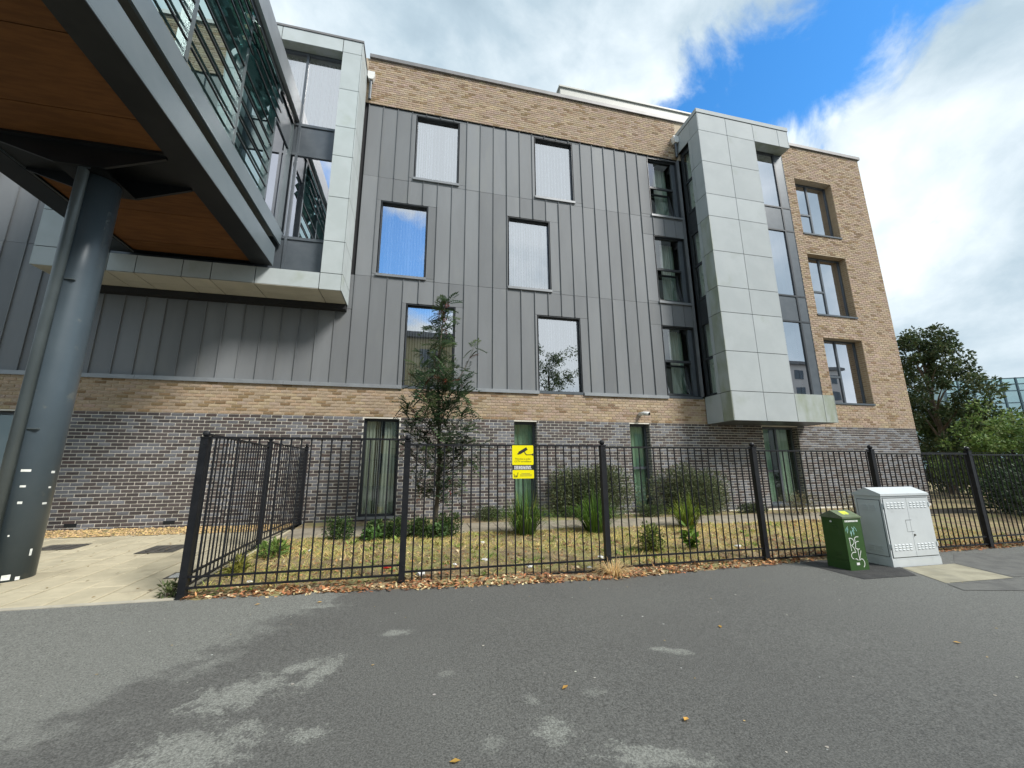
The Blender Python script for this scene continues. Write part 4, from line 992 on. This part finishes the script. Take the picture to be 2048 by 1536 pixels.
for p, q in ((gx0+.025, xm-.003), (xm+.003, gx1-.025)):
    m = MB(); m.box(p, q, gy0-.010, gy0-.001, gb+.13, gt-.035); dr = m.build('door', 'cab_grey', gc)
    for zc_ in (gt-.13, gb+.26):
        for r_ in range(3):
            for k in range(5):
                w_ = (q-p)*.125; xx = p+(q-p)*(.10+.165*k); zz = zc_-(r_-1)*.032
                v = MB(); v.mesh([(xx, gy0-.010, zz-.009), (xx+w_, gy0-.010, zz-.009), (xx+w_-.006, gy0-.019, zz-.006), (xx+.006, gy0-.019, zz-.006), (xx+.008, gy0-.010, zz+.009), (xx+w_-.008, gy0-.010, zz+.009)], [(0, 1, 2, 3), (3, 2, 5, 4), (0, 3, 4), (1, 5, 2)])
                v.build('vent', 'cab_grey', dr)
m = MB(); m.box(gx0+.02, gx1-.02, gy0-.004, gy0-.0005, gb+.12, gt-.025); m.build('door_gap', 'dark_line', gc)
m = MB()
for p, z in ((gx0+.012, gt-.16), (gx1-.03, gt-.16), (gx0+.012, gb+.25), (gx1-.03, gb+.25)): m.box(p, p+.022, gy0-.020, gy0-.002, z, z+.06)
m.build('hinge', 'cab_grey', gc)
m = MB(); 
for pts in ([(xm-.085, gt-.34), (xm-.085, gt-.50), (xm+.04, gt-.50)], [(xm-.085, gt-.34), (xm+.03, gt-.34)]): stroke(m, pts, .006, gy0-.0112)
m.build('hatch_outline', 'dark_line', gc)
m = MB(); m.tube([(xm+.035, gy0-.010, gt-.545), (xm+.035, gy0-.022, gt-.545)], .013, 10); m.build('lock', 'cover_iron', gc)
# left side: framed access panel with slots
m = MB(); m.box(gx0-.006, gx0-.001, gy0+.03, gy1-.04, gb+.14, gt-.06); sp_ = m.build('side_panel', 'cab_grey', gc)
m = MB(); m.box(gx0-.0025, gx0-.0005, gy0+.022, gy1-.032, gb+.132, gt-.052); m.build('side_gap', 'dark_line', gc)
for zc_ in (gt-.14, gb+.26):
    for r_ in range(3):
        for k in range(2):
            v = MB(); yy = gy0+.09+k*.11; v.box(gx0-.014, gx0-.0065, yy, yy+.08, zc_-r_*.03, zc_-r_*.03+.012); v.build('vent', 'cab_grey', sp_)
# green cabinet
hx0, hx1, hy0, hy1 = 5.74, 6.05, 4.61, 4.92; hb = ground(5.9, 4.7); ht = Z(-.69)
hc = thing('utility_cabinet', 'small dark green graffiti tagged cabinet beside the grey one', 'cabinet', (5.9, 4.75, hb))
m = MB(); cabinet_body(m, hx0, hx1, hy0, hy1, hb+.13, ht, 0); m.build('body', 'cab_green', hc)
m = MB(); m.box(hx0-.005, hx1+.005, hy0-.005, hy1+.005, hb-.02, hb+.128); pl = m.build('plinth', 'cab_green', hc)
m = MB(); m.box(hx0+.11, hx0+.16, hy0-.0075, hy0-.005, hb+.07, hb+.10); m.build('label_plate', 'sign_white', pl)
m = MB(); roof(m, hx0, hx1, hy0, hy1, ht+.001, ht+.10, .022, .010); tp = m.build('top', 'green_top', hc)
m = MB(); ymh = (hy0+hy1)/2
def on_roof(x, t): return (x, hy0-.01+t*(ymh-hy0+.01), ht+.0245+t*(.10-.023))
for k in range(4):
    xa = hx0+.09+k*.028; m.quad([on_roof(xa, .35+.1*(k % 2)), on_roof(xa+.035, .30+.1*(k % 2)), on_roof(xa+.04, .78), on_roof(xa+.012, .85)])
m.build('paint_splash', 'paint_yellow', tp)
for zc_ in (ht-.10, hb+.22):
    for r_ in range(2): m = MB(); m.box(hx0-.007, hx0-.001, hy0+.09, hy0+.17, zc_-r_*.03, zc_-r_*.03+.01); m.build('vent', 'cab_green', hc)
m = MB(); m.tube([(hx0-.001, hy0+.17, ht-.05), (hx0-.010, hy0+.17, ht-.05)], .013, 10); m.build('lock', 'sign_white', hc)
m = MB(); gy = hy0-.0018; q = hx0+.03
while q < hx1-.05: ww = rng.uniform(.012, .03); m.quad([(q, gy, ht-.045), (q+ww, gy, ht-.045), (q+ww, gy, ht-.022), (q, gy, ht-.022)]); q += ww+.004
m.build('stencil_line', 'paint_white', hc)
def arc(cx, cz, rx, rz, a0_, a1_, n=9): return [(cx+rx*math.cos(R(a0_+(a1_-a0_)*i/n)), cz+rz*math.sin(R(a0_+(a1_-a0_)*i/n))) for i in range(n+1)]
ox, oz = hx0+.045, ht-.27
m = MB(); W_ = .009
stroke(m, [(ox+.015, oz+.02), (ox+.02, oz-.15)], W_, gy); stroke(m, arc(ox+.03, oz-.03, .055, .045, 120, -80), W_, gy-.0003); stroke(m, [(ox+.035, oz-.075), (ox+.065, oz-.11), (ox+.09, oz-.17)], W_, gy-.0006)
stroke(m, [(ox+.105, oz+.02), (ox+.10, oz-.10)], W_, gy-.0009); stroke(m, arc(ox+.15, oz-.0, .05, .03, 60, 190), W_, gy-.0012); stroke(m, arc(ox+.15, oz-.06, .045, .03, 70, 200), W_, gy-.0015); stroke(m, arc(ox+.14, oz-.10, .05, .03, 180, 300), W_, gy-.0018)
stroke(m, arc(ox+.055, oz-.21, .055, .045, 60, 250), W_, gy-.0021); stroke(m, arc(ox+.065, oz-.31, .05, .06, 100, -130), W_, gy-.0024)
stroke(m, [(ox+.125, oz-.12), (ox+.13, oz-.36)], W_, gy-.0027); stroke(m, [(ox+.175, oz-.15), (ox+.135, oz-.25)], W_, gy-.003); stroke(m, arc(ox+.16, oz-.31, .045, .055, 140, -70), W_, gy-.0033)
m.build('graffiti', 'paint_white', hc)
m = MB(); ox, oz = hx0+.04, ht-.08
for k in range(12):
    a = (ox+rng.uniform(0, .13), oz-rng.uniform(0, .10)); b = (a[0]+rng.uniform(-.03, .04), a[1]-rng.uniform(.02, .09)); stroke(m, [a, ((a[0]+b[0])/2+rng.uniform(-.01, .01), (a[1]+b[1])/2), b], .006, gy-.0001*k)
m.build('graffiti', 'paint_cyan', hc)

# ------------------------------------------------------------------ planting
def vcol(base, var=.25, hue=.08):
    b = np.array(base)*rng.uniform(1-var, 1+var); return (float(b[0]*rng.uniform(1-hue, 1+hue)), float(b[1]), float(b[2]*rng.uniform(1-hue, 1+hue)))
def leaf_quad(m, c, d, up, l, w, col):
    """a pointed leaf: diamond with a slight fold"""
    d = d.normalized(); s = d.cross(up)
    if s.length < 1e-3: s = d.cross(Vector((1, 0, 0)))
    s.normalize(); n = s.cross(d)
    a = c; b = c+d*l*.5+s*w*.5+n*w*.12; e_ = c+d*l; f = c+d*l*.5-s*w*.5+n*w*.12
    i = len(m.v); m.v += [tuple(a), tuple(b), tuple(e_), tuple(f)]; m.f += [(i, i+1, i+2), (i, i+2, i+3)]; m.c += [col, col]
def rdir(zb=0): 
    v = Vector(rng.normal(0, 1, 3)); v.z += zb; return v.normalized()
# rowan
def rowan():
    bx, by = .36, 8.30; bz = ground(bx, by)
    t = thing('rowan_tree', 'slender young rowan tree with red berries behind the railings', 'tree', (bx, by, bz))
    H = Z(3.62)-bz
    def axis(h):  # leader, leaning slightly right
        return Vector((bx+.06*h/H+.05*math.sin(h*1.4), by+.03*math.sin(h*2), bz+h))
    m = MB(); hs = np.linspace(0, H, 14); m.tube([axis(h) for h in hs], [.042*(1-.88*h/H)+.004 for h in hs], 8); m.build('trunk', 'bark', t, smooth=True)
    bm = MB(); lm = MB(); rm = MB()
    def pinnate(p, d, l, col):
        d = d.normalized(); up = Vector((0, 0, 1)); s = d.cross(up); s = s.normalized() if s.length > .05 else Vector((1, 0, 0))
        k = 6; prev = p
        for i in range(1, k+1):
            q = p+d*l*i/k+Vector((0, 0, -.28*l*(i/k)**2))
            for sg_ in (-1, 1):
                leaf_quad(lm, q, s*sg_*1.0+d*.55+Vector((0, 0, -.15)), up, l*.36*(1-.35*abs(i/k-.5)), l*.14, col)
            prev = q
        leaf_quad(lm, prev, d, up, l*.3, l*.12, col)
    def branch(p0, d, L_, r0_, dens=3):
        pts = [p0]; p = p0.copy(); dd = d.copy(); n = 7
        for i in range(n):
            dd = (dd+Vector((rng.normal(0, .10), rng.normal(0, .10), .06))).normalized(); p = p+dd*L_/n; pts.append(p.copy())
        bm.tube(pts, [r0_*(1-.8*i/n)+.0015 for i in range(n+1)], 5)
        for i in range(1, n+1):
            for _ in range(dens if i < n else dens+2):
                a = rdir(.3); a = (a+dd*.5).normalized(); c = (.060, .105, .058) if rng.random() < .6 else (.11, .165, .075)
                if rng.random() < .05: c = (.16, .07, .045)
                pinnate(pts[i]+rdir()*.02, a, rng.uniform(.22, .34), vcol(c, .35))
        return pts
    tips = []
    n = 40
    for i in range(n):
        f = (i/(n-1))**1.35; h = .62+f*(H-.85); th = i*2.4+rng.uniform(-.4, .4)
        wdt = float(np.interp(f, (0, .12, .35, .52, .75, 1), (.45, .95, .98, .66, .36, .20))); L_ = wdt*rng.uniform(.75, 1.2)
        up = .25+1.0*f; d = Vector((math.cos(th), math.sin(th)*.8, up)).normalized()
        tips.append(branch(axis(h), d, L_, .012*(1-.6*f), 2 if f < .1 else 6 if f < .50 else 2 if f < .62 else 1))
    tips.append(branch(axis(2.0), Vector((.22, -.1, 1)), 2.0, .016, 3))       # second leader on the right
    tips.append(branch(axis(2.1), Vector((-.18, .1, 1)), 1.6, .014, 2))
    for h in np.linspace(H-1.0, H, 7):
        for _ in range(2): pinnate(axis(h), rdir(.2), rng.uniform(.16, .24), vcol((.045, .075, .035), .3))
    for _ in range(11):
        p = tips[int(rng.integers(len(tips)))][int(rng.integers(3, 7))]
        for k in range(14): rm.ball(tuple(p+Vector(rng.normal(0, .028, 3))), .0085, 5, 3)
    bm.build('branches', 'bark', t); lm.build('foliage', 'leaf', t); rm.build('berries', 'berry', t)['kind'] = 'stuff'
rowan()
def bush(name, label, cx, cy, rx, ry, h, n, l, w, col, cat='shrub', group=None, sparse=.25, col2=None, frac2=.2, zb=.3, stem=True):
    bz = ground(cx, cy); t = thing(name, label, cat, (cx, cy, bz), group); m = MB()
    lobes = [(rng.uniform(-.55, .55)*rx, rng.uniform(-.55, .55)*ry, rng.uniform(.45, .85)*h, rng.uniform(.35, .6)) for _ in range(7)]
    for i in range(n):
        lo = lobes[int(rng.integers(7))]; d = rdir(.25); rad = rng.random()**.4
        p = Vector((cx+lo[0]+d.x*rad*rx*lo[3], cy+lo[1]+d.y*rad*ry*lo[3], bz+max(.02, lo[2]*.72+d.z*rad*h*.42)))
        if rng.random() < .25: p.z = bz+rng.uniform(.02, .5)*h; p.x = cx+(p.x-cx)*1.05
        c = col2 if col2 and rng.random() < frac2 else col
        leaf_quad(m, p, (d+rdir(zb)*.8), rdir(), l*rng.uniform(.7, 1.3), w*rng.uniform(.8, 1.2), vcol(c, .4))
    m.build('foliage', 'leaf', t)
    if stem:
        s = MB()
        for k in range(6):
            lo = lobes[k]; s.tube([(cx+lo[0]*.2, cy+lo[1]*.2, bz-.02), (cx+lo[0]*.6, cy+lo[1]*.6, bz+lo[2]*.5), (cx+lo[0], cy+lo[1], bz+lo[2])], [.012, .008, .003], 5)
        s.build('stems', 'bark', t)
    return t
BX = 'low box shrubs in a row before the path'
for (x, y, r_, h, lb) in ((-1.38, 8.15, .30, .44, 'rounded dark box shrub nearest the side railing'), (-.78, 8.18, .28, .36, 'low box shrub under the tall ground floor window'), (-.38, 8.12, .30, .40, 'box shrub left of the second front railing post'),
                       (.05, 8.15, .30, .40, 'box shrub at the left foot of the rowan tree'), (.66, 8.12, .30, .44, 'box shrub at the right foot of the rowan tree')):
    bush('box_shrub', lb, x, y, r_, r_*.8, h, 1700, .045, .022, (.045, .088, .025), group=BX, col2=(.12, .18, .05), frac2=.25)
bush('weed', 'pale green bracken weed at the foot of the box shrubs', -.75, 7.95, .16, .12, .22, 220, .08, .04, (.10, .20, .05), cat='plant')
bush('weed', 'light green weed beside the rowan trunk', .38, 8.05, .18, .13, .30, 260, .07, .04, (.10, .18, .06), cat='plant')
bush('weed', 'bright green weed against the side railing', -2.05, 7.1, .18, .3, .22, 320, .10, .03, (.14, .22, .05), cat='plant')
bush('weed', 'yellow green weed just inside the corner post', -2.2, 6.2, .14, .22, .18, 240, .09, .03, (.20, .20, .04), cat='plant')
bush('weed', 'tuft of green weed outside the corner post', -2.55, 5.42, .10, .08, .16, 160, .07, .02, (.10, .13, .05), cat='plant')
bush('cotoneaster', 'wide dark green mound shrub between the two narrow windows', 4.25, 9.95, 1.25, .45, 1.40, 13000, .065, .026, (.115, .145, .072), col2=(.17, .19, .09), frac2=.35, group='mounded shrubs against the wall')
bush('cotoneaster', 'wide dark mound shrub right of the second narrow window', 7.55, 9.95, 1.45, .45, 1.38, 14000, .065, .026, (.11, .14, .07), col2=(.17, .18, .09), frac2=.35, group='mounded shrubs against the wall')
bush('cotoneaster', 'low straggly shrub left of the yellow sign window', 1.75, 9.95, .7, .3, .35, 1500, .05, .02, (.07, .10, .035), group='mounded shrubs against the wall')
bush('cotoneaster', 'low straggly shrub beneath the second narrow window', 6.0, 9.85, .6, .3, .32, 1500, .05, .02, (.07, .10, .035), group='mounded shrubs against the wall')
bush('cotoneaster', 'trailing low shrub near the right bay window', 9.1, 9.95, .8, .3, .30, 1500, .05, .02, (.06, .085, .035), group='mounded shrubs against the wall')
bush('variegated_shrub', 'small yellow variegated shrub close behind the railings', 3.72, 6.20, .24, .22, .46, 900, .06, .028, (.26, .29, .07), col2=(.08, .13, .03), frac2=.35)
bush('weed', 'single bright broad leaved weed right of the variegated shrub', 4.50, 6.25, .09, .07, .42, 60, .14, .08, (.16, .27, .04), cat='plant', sparse=0)
bush('seed_weed', 'tall dry seeding weed below the right bay', 10.2, 9.3, 1.0, .35, .75, 1700, .06, .012, (.26, .22, .13), col2=(.12, .14, .06), frac2=.35, cat='plant', zb=1.5)
bush('seed_weed', 'tall dry seeding weed behind the green cabinet', 12.0, 9.2, 1.0, .35, .65, 1500, .06, .012, (.26, .22, .13), col2=(.12, .14, .06), frac2=.35, cat='plant', zb=1.5)
def blades(name, label, cx, cy, n, h, spread, w, cols, group=None, cat='plant', droop=1.0, up=1.0):
    bz = ground(cx, cy); t = tag(None or MB().data and bpy.data.objects.new(name, None), label, cat, group); COL.objects.link(t); t.location = (cx, cy, bz); WL[t.name] = Vector((cx, cy, bz))
    m = MB()
    for i in range(n):
        th = rng.uniform(0, 2*math.pi); r_ = spread*.25*math.sqrt(rng.random()); o = Vector((cx+r_*math.cos(th), cy+r_*math.sin(th), bz))
        out = Vector((math.cos(th), math.sin(th), 0)); L_ = h*rng.uniform(.6, 1.15); lean = rng.random()**.7*spread
        col = vcol(cols[int(rng.integers(len(cols)))], .3); s = out.cross(Vector((0, 0, 1)))*w*rng.uniform(.7, 1.2); prev = None; k = 5
        for j in range(k+1):
            u = j/k; p = o+out*lean*u**1.15+Vector((0, 0, L_*up*(u-droop*.42*u**3*min(1, lean/spread*1.3)))); ww = (1-u)**.5
            a, b = p-s*ww*.5, p+s*ww*.5
            if prev: m.quad([prev[0], prev[1], b, a], col)
            prev = (a, b)
    m.build('leaves', 'grass', t); return t
SG = 'spiky grass like clumps before the path'
blades('sword_plant', 'tall spiky green clump below the yellow sign', 2.12, 8.05, 380, 1.0, .78, .018, [(.09, .17, .03), (.13, .22, .04), (.06, .12, .03), (.20, .24, .06)], SG, droop=1.7)
blades('sword_plant', 'tall spiky green clump behind the middle railing post', 3.62, 8.05, 380, 1.05, .80, .018, [(.09, .17, .03), (.13, .22, .04), (.06, .12, .03)], SG, droop=1.7)
blades('sword_plant', 'smaller yellowish spiky clump before the right mound shrub', 5.85, 8.15, 260, .82, .58, .022, [(.18, .25, .04), (.24, .28, .05), (.12, .19, .04)], SG, droop=1.5)
blades('dry_tuft', 'straw coloured dry grass tuft spilling over the tarmac at a post', 2.55, 5.16, 230, .26, .36, .008, [(.80, .60, .32), (.66, .47, .23), (.85, .68, .40)], droop=2.0)
# grass and fallen leaves
m = MB(); NG = 75000
for i in range(NG):
    x = rng.uniform(-2.38, 11.5); y = 5.45+(8.40-5.45)*rng.random()
    if x > 9 and rng.random() < .3: continue
    g_ = .5+.5*math.sin(x*1.7+2*math.sin(y*1.9))*math.cos(y*2.3+x*.6)
    if rng.random() > .08+.95*g_**1.4+(.25 if y > 6.8 else 0): continue
    dry = rng.random() < (.52 if x < 4.2 else .80)
    col = vcol((.80, .62, .28), .3) if dry else vcol((.42, .46, .12), .35)
    h = rng.uniform(.03, .10); z = ground(x, y)+hump(x, y); a = rng.uniform(0, 6.28); w = rng.uniform(.0035, .0075); ln = Vector((rng.normal(0, 1.1)*h, rng.normal(0, 1.1)*h, h*rng.uniform(.35, 1)))
    o = Vector((x, y, z-.01)); s = Vector((math.cos(a), math.sin(a), 0))*w
    i0 = len(m.v); m.v += [tuple(o-s), tuple(o+s), tuple(o+ln*.6+s*.7), tuple(o+ln), ]; m.f += [(i0, i0+1, i0+2), (i0, i0+2, i0+3)]; m.c += [col, col]
struct(m.build('grass', 'grass'), 'stuff', 'dry yellow and green grass behind the railings')
m = MB()
for i in range(420):
    x = rng.uniform(-2.3, 11.5); y = 5.35+3.0*rng.random(); z = ground(x, y)+hump(x, y); r_ = rng.uniform(.03, .12); big = rng.random()
    base = (.24, .34, .08) if big < .45 else (.42, .42, .13) if big < .75 else (.30, .20, .12)
    for k in range(int(rng.integers(5, 16))):
        th = rng.uniform(0, 6.28); d = Vector((math.cos(th), math.sin(th), rng.uniform(.1, 1.1))); leaf_quad(m, Vector((x+rng.normal(0, r_*.4), y+rng.normal(0, r_*.4), z)), d, Vector((0, 0, 1)), r_*rng.uniform(.6, 1.2), r_*rng.uniform(.15, .4), vcol(base, .35))
struct(m.build('ground_weeds', 'leaf'), 'stuff', 'low scattered weeds among the dry grass')
m = MB()
for i in range(17000):
    front = rng.random() < .55
    x = rng.uniform(-2.4, 11.5)
    if front: y = edge_y(x)+abs(rng.normal(0, .16))+rng.normal(-.01, .02)
    else: y = 5.3+3.0*rng.random()**1.5
    if rng.random() > .35+.65*(.5+.5*math.sin(x*2.9+1.7*math.sin(x*1.1)))*(.6+.4*math.sin(x*9+y*5)): continue
    if y < 5.0-.1: continue
    z = ground(x, y)+(hump(x, y) if y > edge_y(x)+.1 else .004)+rng.uniform(0, .02)
    r_ = rng.random(); c = (.40, .18, .09) if r_ < .36 else (.52, .29, .13) if r_ < .58 else (.66, .54, .32) if r_ < .80 else (.20, .11, .07)
    d = rdir(); d.z *= .35; leaf_quad(m, Vector((x, y, z)), d, Vector((rng.normal(0, .4), rng.normal(0, .4), 1)), rng.uniform(.03, .075), rng.uniform(.018, .042), vcol(c, .35))
for i in range(50):
    x, y = rng.uniform(-6.5, -2.6), rng.uniform(5.5, 9.0); d = rdir(); d.z *= .2; leaf_quad(m, Vector((x, y, ground(x, y)+.008)), d, Vector((0, 0, 1)), rng.uniform(.03, .07), rng.uniform(.015, .035), vcol((.28, .20, .10), .4))
for (x, y) in ((-1.55, 4.9), (-.9, 4.85), (.93, 2.68), (2.6, 3.3), (-3.6, 4.6), (.2, 2.2), (1.5, 2.25), (4.2, 2.6)):
    d = rdir(); d.z = .05; leaf_quad(m, Vector((x, y, ground(x, y)+.006)), d, Vector((0, 0, 1)), .055, .03, vcol((.50, .30, .08), .3))
struct(m.build('fallen_leaves', 'dead_leaf'), 'stuff', 'brown and orange fallen leaves along the railing foot')
m = MB()
for i in range(130):
    x, y = rng.uniform(-3.5, 9), rng.uniform(1.2, 4.9); s = rng.uniform(.004, .010); c = vcol((.45, .44, .40), .3) if rng.random() < .8 else vcol((.45, .33, .15), .3); n = 6
    k0 = rng.uniform(0, 6); ps = [(x+s*rng.uniform(.7, 1.2)*math.cos(k0+q*6.283/n)*rng.uniform(.8, 1.5), y+s*rng.uniform(.7, 1.2)*math.sin(k0+q*6.283/n), ground(x, y)+.003) for q in range(n)]
    m.quad(ps, c)
struct(m.build('grit', 'pebble'), 'stuff', 'scattered pale grit and flecks on the tarmac')
# litter
def litter(x, y, s, mt, label, group=None):
    z = ground(x, y)+hump(x, y)+s*.4; m = MB(); m.ball((x, y, z), s, 8, 5, None, (1.2, .9, .55)); m.v = [(a+rng.normal(0, s*.22), b+rng.normal(0, s*.22), c+rng.normal(0, s*.15)) for a, b, c in m.v]
    o = link('litter', m.data('litter', mt, (x, y, z)), None, (x, y, z)); tag(o, label, 'litter', group)
litter(-.35, 6.05, .045, 'litter_red', 'crumpled red wrapper beside the second front railing post')
for (x, y) in ((-1.9, 5.75), (-1.6, 7.3), (.55, 5.9), (1.0, 6.05), (1.55, 5.65), (2.35, 5.5), (.1, 5.5), (1.15, 7.3), (2.75, 6.0), (5.3, 6.1)):
    litter(x, y, rng.uniform(.028, .05), 'litter_white', 'small crumpled scrap of white litter lying in the verge', 'white litter scraps in the verge')

# ------------------------------------------------------------------ trees beyond the right corner
def tree(name, label, cx, cy, gz, h, rx, crown0, n, l, w, cols, group=None, trunk=.16, lobes=16, seed=1):
    rg = np.random.default_rng(seed); t = thing(name, label, 'tree', (cx, cy, gz), group)
    m = MB(); ctr = []
    for i in range(lobes):
        f = (i+.5)/lobes; zz = gz+crown0+(h-crown0)*f; prof = math.sin(math.pi*min(1, .18+.82*f))**.7; th = i*2.4+rg.uniform(-.5, .5); rad = rx*prof*rg.uniform(.35, .85)
        ctr.append(Vector((cx+rad*math.cos(th), cy+rad*math.sin(th), zz)))
    tr = MB(); tr.tube([(cx, cy, gz-.3), (cx+.05*rx, cy, gz+h*.4), (cx-.04*rx, cy, gz+h*.85)], [trunk, trunk*.65, trunk*.15], 8)
    for c in ctr:
        b0 = Vector((cx, cy, max(gz+crown0*.7, c.z-rx*.7))); tr.tube([b0, (b0+c)/2+Vector((0, 0, .1*rx)), c], [trunk*.38, trunk*.22, trunk*.05], 5)
    tr.build('trunk', 'bark', t)
    sub = []
    for c in ctr:
        for _ in range(6): sub.append((c+Vector(rg.normal(0, .26*rx, 3)), rg.uniform(.10, .24)*rx))
    for i in range(n):
        c, rr = sub[int(rg.integers(len(sub)))]; d = Vector(rg.normal(0, 1, 3)).normalized(); p = c+d*rr*rg.random()**.45
        col = cols[int(rg.integers(len(cols)))]; k = rg.uniform(.6, 1.4); e_ = (d+Vector(rg.normal(0, .7, 3))+Vector((0, 0, -.15)))
        leaf_quad(m, p, e_, Vector(rg.normal(0, 1, 3)), l*rg.uniform(.7, 1.3), w*rg.uniform(.7, 1.3), (col[0]*k, col[1]*k, col[2]*k))
    m.build('crown', 'leaf', t); return t
DG = [(.040, .070, .028), (.055, .088, .035), (.075, .105, .04), (.10, .115, .045)]
LG = [(.115, .19, .045), (.155, .235, .06), (.08, .145, .035), (.19, .245, .08)]
TG = 'trees beyond the right corner of the building'
tree('broadleaf_tree', 'tall dark green tree rising just past the right corner of the building', 26.9, 15.6, -.2, 8.5, 2.3, .9, 22000, .18, .09, DG, TG, .18, 20, 3)
tree('broadleaf_tree', 'bright green bushy tree in front of the glass office', 24.9, 12.6, -.2, 3.6, 1.9, .2, 8000, .16, .085, LG, TG, .10, 15, 5)
tree('broadleaf_tree', 'light green sapling at the right edge before the glass office', 22.3, 10.2, -.2, 2.9, 1.7, .2, 7000, .14, .08, LG, TG, .09, 13, 8)
tree('broadleaf_tree', 'mid green tree between the dark tree and the glass office', 28.4, 16.5, -.2, 4.6, 1.6, .5, 5000, .2, .1, [(.06, .10, .03), (.08, .12, .035), (.10, .15, .05)], TG, .14, 14, 13)
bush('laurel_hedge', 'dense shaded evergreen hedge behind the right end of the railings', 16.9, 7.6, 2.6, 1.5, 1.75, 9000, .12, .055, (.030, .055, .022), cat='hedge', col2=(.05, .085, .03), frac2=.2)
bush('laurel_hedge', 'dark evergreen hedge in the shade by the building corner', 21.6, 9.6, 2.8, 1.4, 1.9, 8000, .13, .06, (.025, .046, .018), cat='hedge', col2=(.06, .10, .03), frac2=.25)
bush('laurel_hedge', 'hedge of mixed green leaves at the far right edge', 21.0, 7.0, 2.2, 1.2, 1.8, 7000, .12, .055, (.03, .055, .02), cat='hedge', col2=(.09, .14, .04), frac2=.3)
bush('weed', 'leafy green plant behind the grey cabinet', 10.3, 6.9, .35, .3, .65, 500, .10, .05, (.10, .17, .05), cat='plant')

# ------------------------------------------------------------------ glass office far right
GB = thing('glass_office', 'distant teal glass office block behind the trees', 'building', (79, 44, -2))
ang = R(-28); ox_, oy_ = 79.0, 44.0; dx_, dy_ = math.cos(ang), math.sin(ang)
def gpt(u, z, d=0): return (ox_+dx_*u-dy_*d*1.0, oy_+dy_*u+dx_*d, z)
cols_, rows_ = 22, [(-2, 2.0), (2.0, 5.0), (5.0, 8.0), (8.0, 10.6), (10.6, 12.4), (12.4, 13.4), (13.4, 14.3)]
pw = 1.75
m = MB(); m.mesh([gpt(-.1, -2, .5), gpt(cols_*pw+.1, -2, .5), gpt(cols_*pw+.1, 14.4, .5), gpt(-.1, 14.4, .5), gpt(-.1, -2, 16), gpt(cols_*pw+.1, -2, 16), gpt(cols_*pw+.1, 14.4, 16), gpt(-.1, 14.4, 16)], [(0, 1, 2, 3), (1, 5, 6, 2), (5, 4, 7, 6), (4, 0, 3, 7), (3, 2, 6, 7)]); m.build('wall', 'far_floor', GB)
for i in range(cols_):
    for za, zb in rows_:
        m = MB(); m.quad([gpt(i*pw+.07, za+.07), gpt((i+1)*pw-.07, za+.07), gpt((i+1)*pw-.07, zb-.07), gpt(i*pw+.07, zb-.07)]); m.build('pane', 'far_glass', GB)
m = MB()
for i in range(cols_+1): m.mesh([gpt(i*pw-.11, -2, -.12), gpt(i*pw+.11, -2, -.12), gpt(i*pw+.07, 14.4, -.12), gpt(i*pw-.11, 14.4, -.12), gpt(i*pw-.11, -2, .1), gpt(i*pw+.07, -2, .1), gpt(i*pw+.07, 14.4, .1), gpt(i*pw-.11, 14.4, .1)], [(0, 1, 2, 3), (0, 3, 7, 4), (1, 5, 6, 2), (3, 2, 6, 7)])
for za, zb in rows_: m.mesh([gpt(0, zb-.07, -.10), gpt(cols_*pw, zb-.07, -.10), gpt(cols_*pw, zb+.07, -.10), gpt(0, zb+.07, -.10), gpt(0, zb-.07, .1), gpt(cols_*pw, zb-.07, .1), gpt(cols_*pw, zb+.07, .1), gpt(0, zb+.07, .1)], [(0, 1, 2, 3), (3, 2, 6, 7), (0, 4, 5, 1)])
m.build('mullion', 'glass_frame', GB)

# ------------------------------------------------------------------ what the panes mirror: across the road
def block(label, x0, x1, y, depth, h, fl, nx, mt, roofmt='roof_grey'):
    b = thing('opposite_block', label, 'building', ((x0+x1)/2, y, 0))
    m = MB(); m.box(x0, x1, y-depth, y, -.1, h); m.build('wall', mt, b)
    m = MB(); m.box(x0-.5, x1+.5, y-depth-.5, y+.5, h+.002, h+.5); m.build('roof', roofmt, b)
    wx_ = (x1-x0)/nx
    for i in range(nx):
        for f in range(fl):
            xa = x0+wx_*(i+.25); za = 1.1+f*(h-.6)/fl; zb_ = za+(h/fl)*.5
            m = MB(); m.box(xa, xa+wx_*.5, y+.004, y+.06, za, zb_); w = m.build('window', 'window_dark', b)
            m = MB(); m.box(xa+wx_*.24, xa+wx_*.26, y+.061, y+.09, za, zb_); m.build('mullion', 'frame_dark', w)
block('white rendered block of flats across the road, mirrored in the right hand panes', 44, 74, -34, 14, 18.5, 6, 9, 'white_render')
block('cream rendered building across the road, mirrored in the lower left pane', -14, 5.5, -18, 12, 14.2, 4, 6, 'cream_render')
block('low cream building across the road, mirrored in the lower middle pane', 10.5, 26, -20, 10, 8.8, 3, 5, 'cream_render')
tree('street_tree', 'open crowned street tree across the pavement, mirrored in the lower middle pane', 9.6, -7.5, 0, 9.8, 2.7, 2.6, 9000, .16, .09, [(.05, .085, .03), (.08, .12, .04), (.12, .17, .05)], 'street trees mirrored in the panes', .15, 16, 21)
tree('street_tree', 'tall leafy street tree behind the footbridge, mirrored in its end panes', -9.5, -6.5, 0, 14.5, 2.6, 4, 8000, .2, .11, [(.09, .14, .03), (.13, .18, .04), (.06, .10, .03)], 'street trees mirrored in the panes', .2, 16, 33)
print('scene built', len(bpy.data.objects))
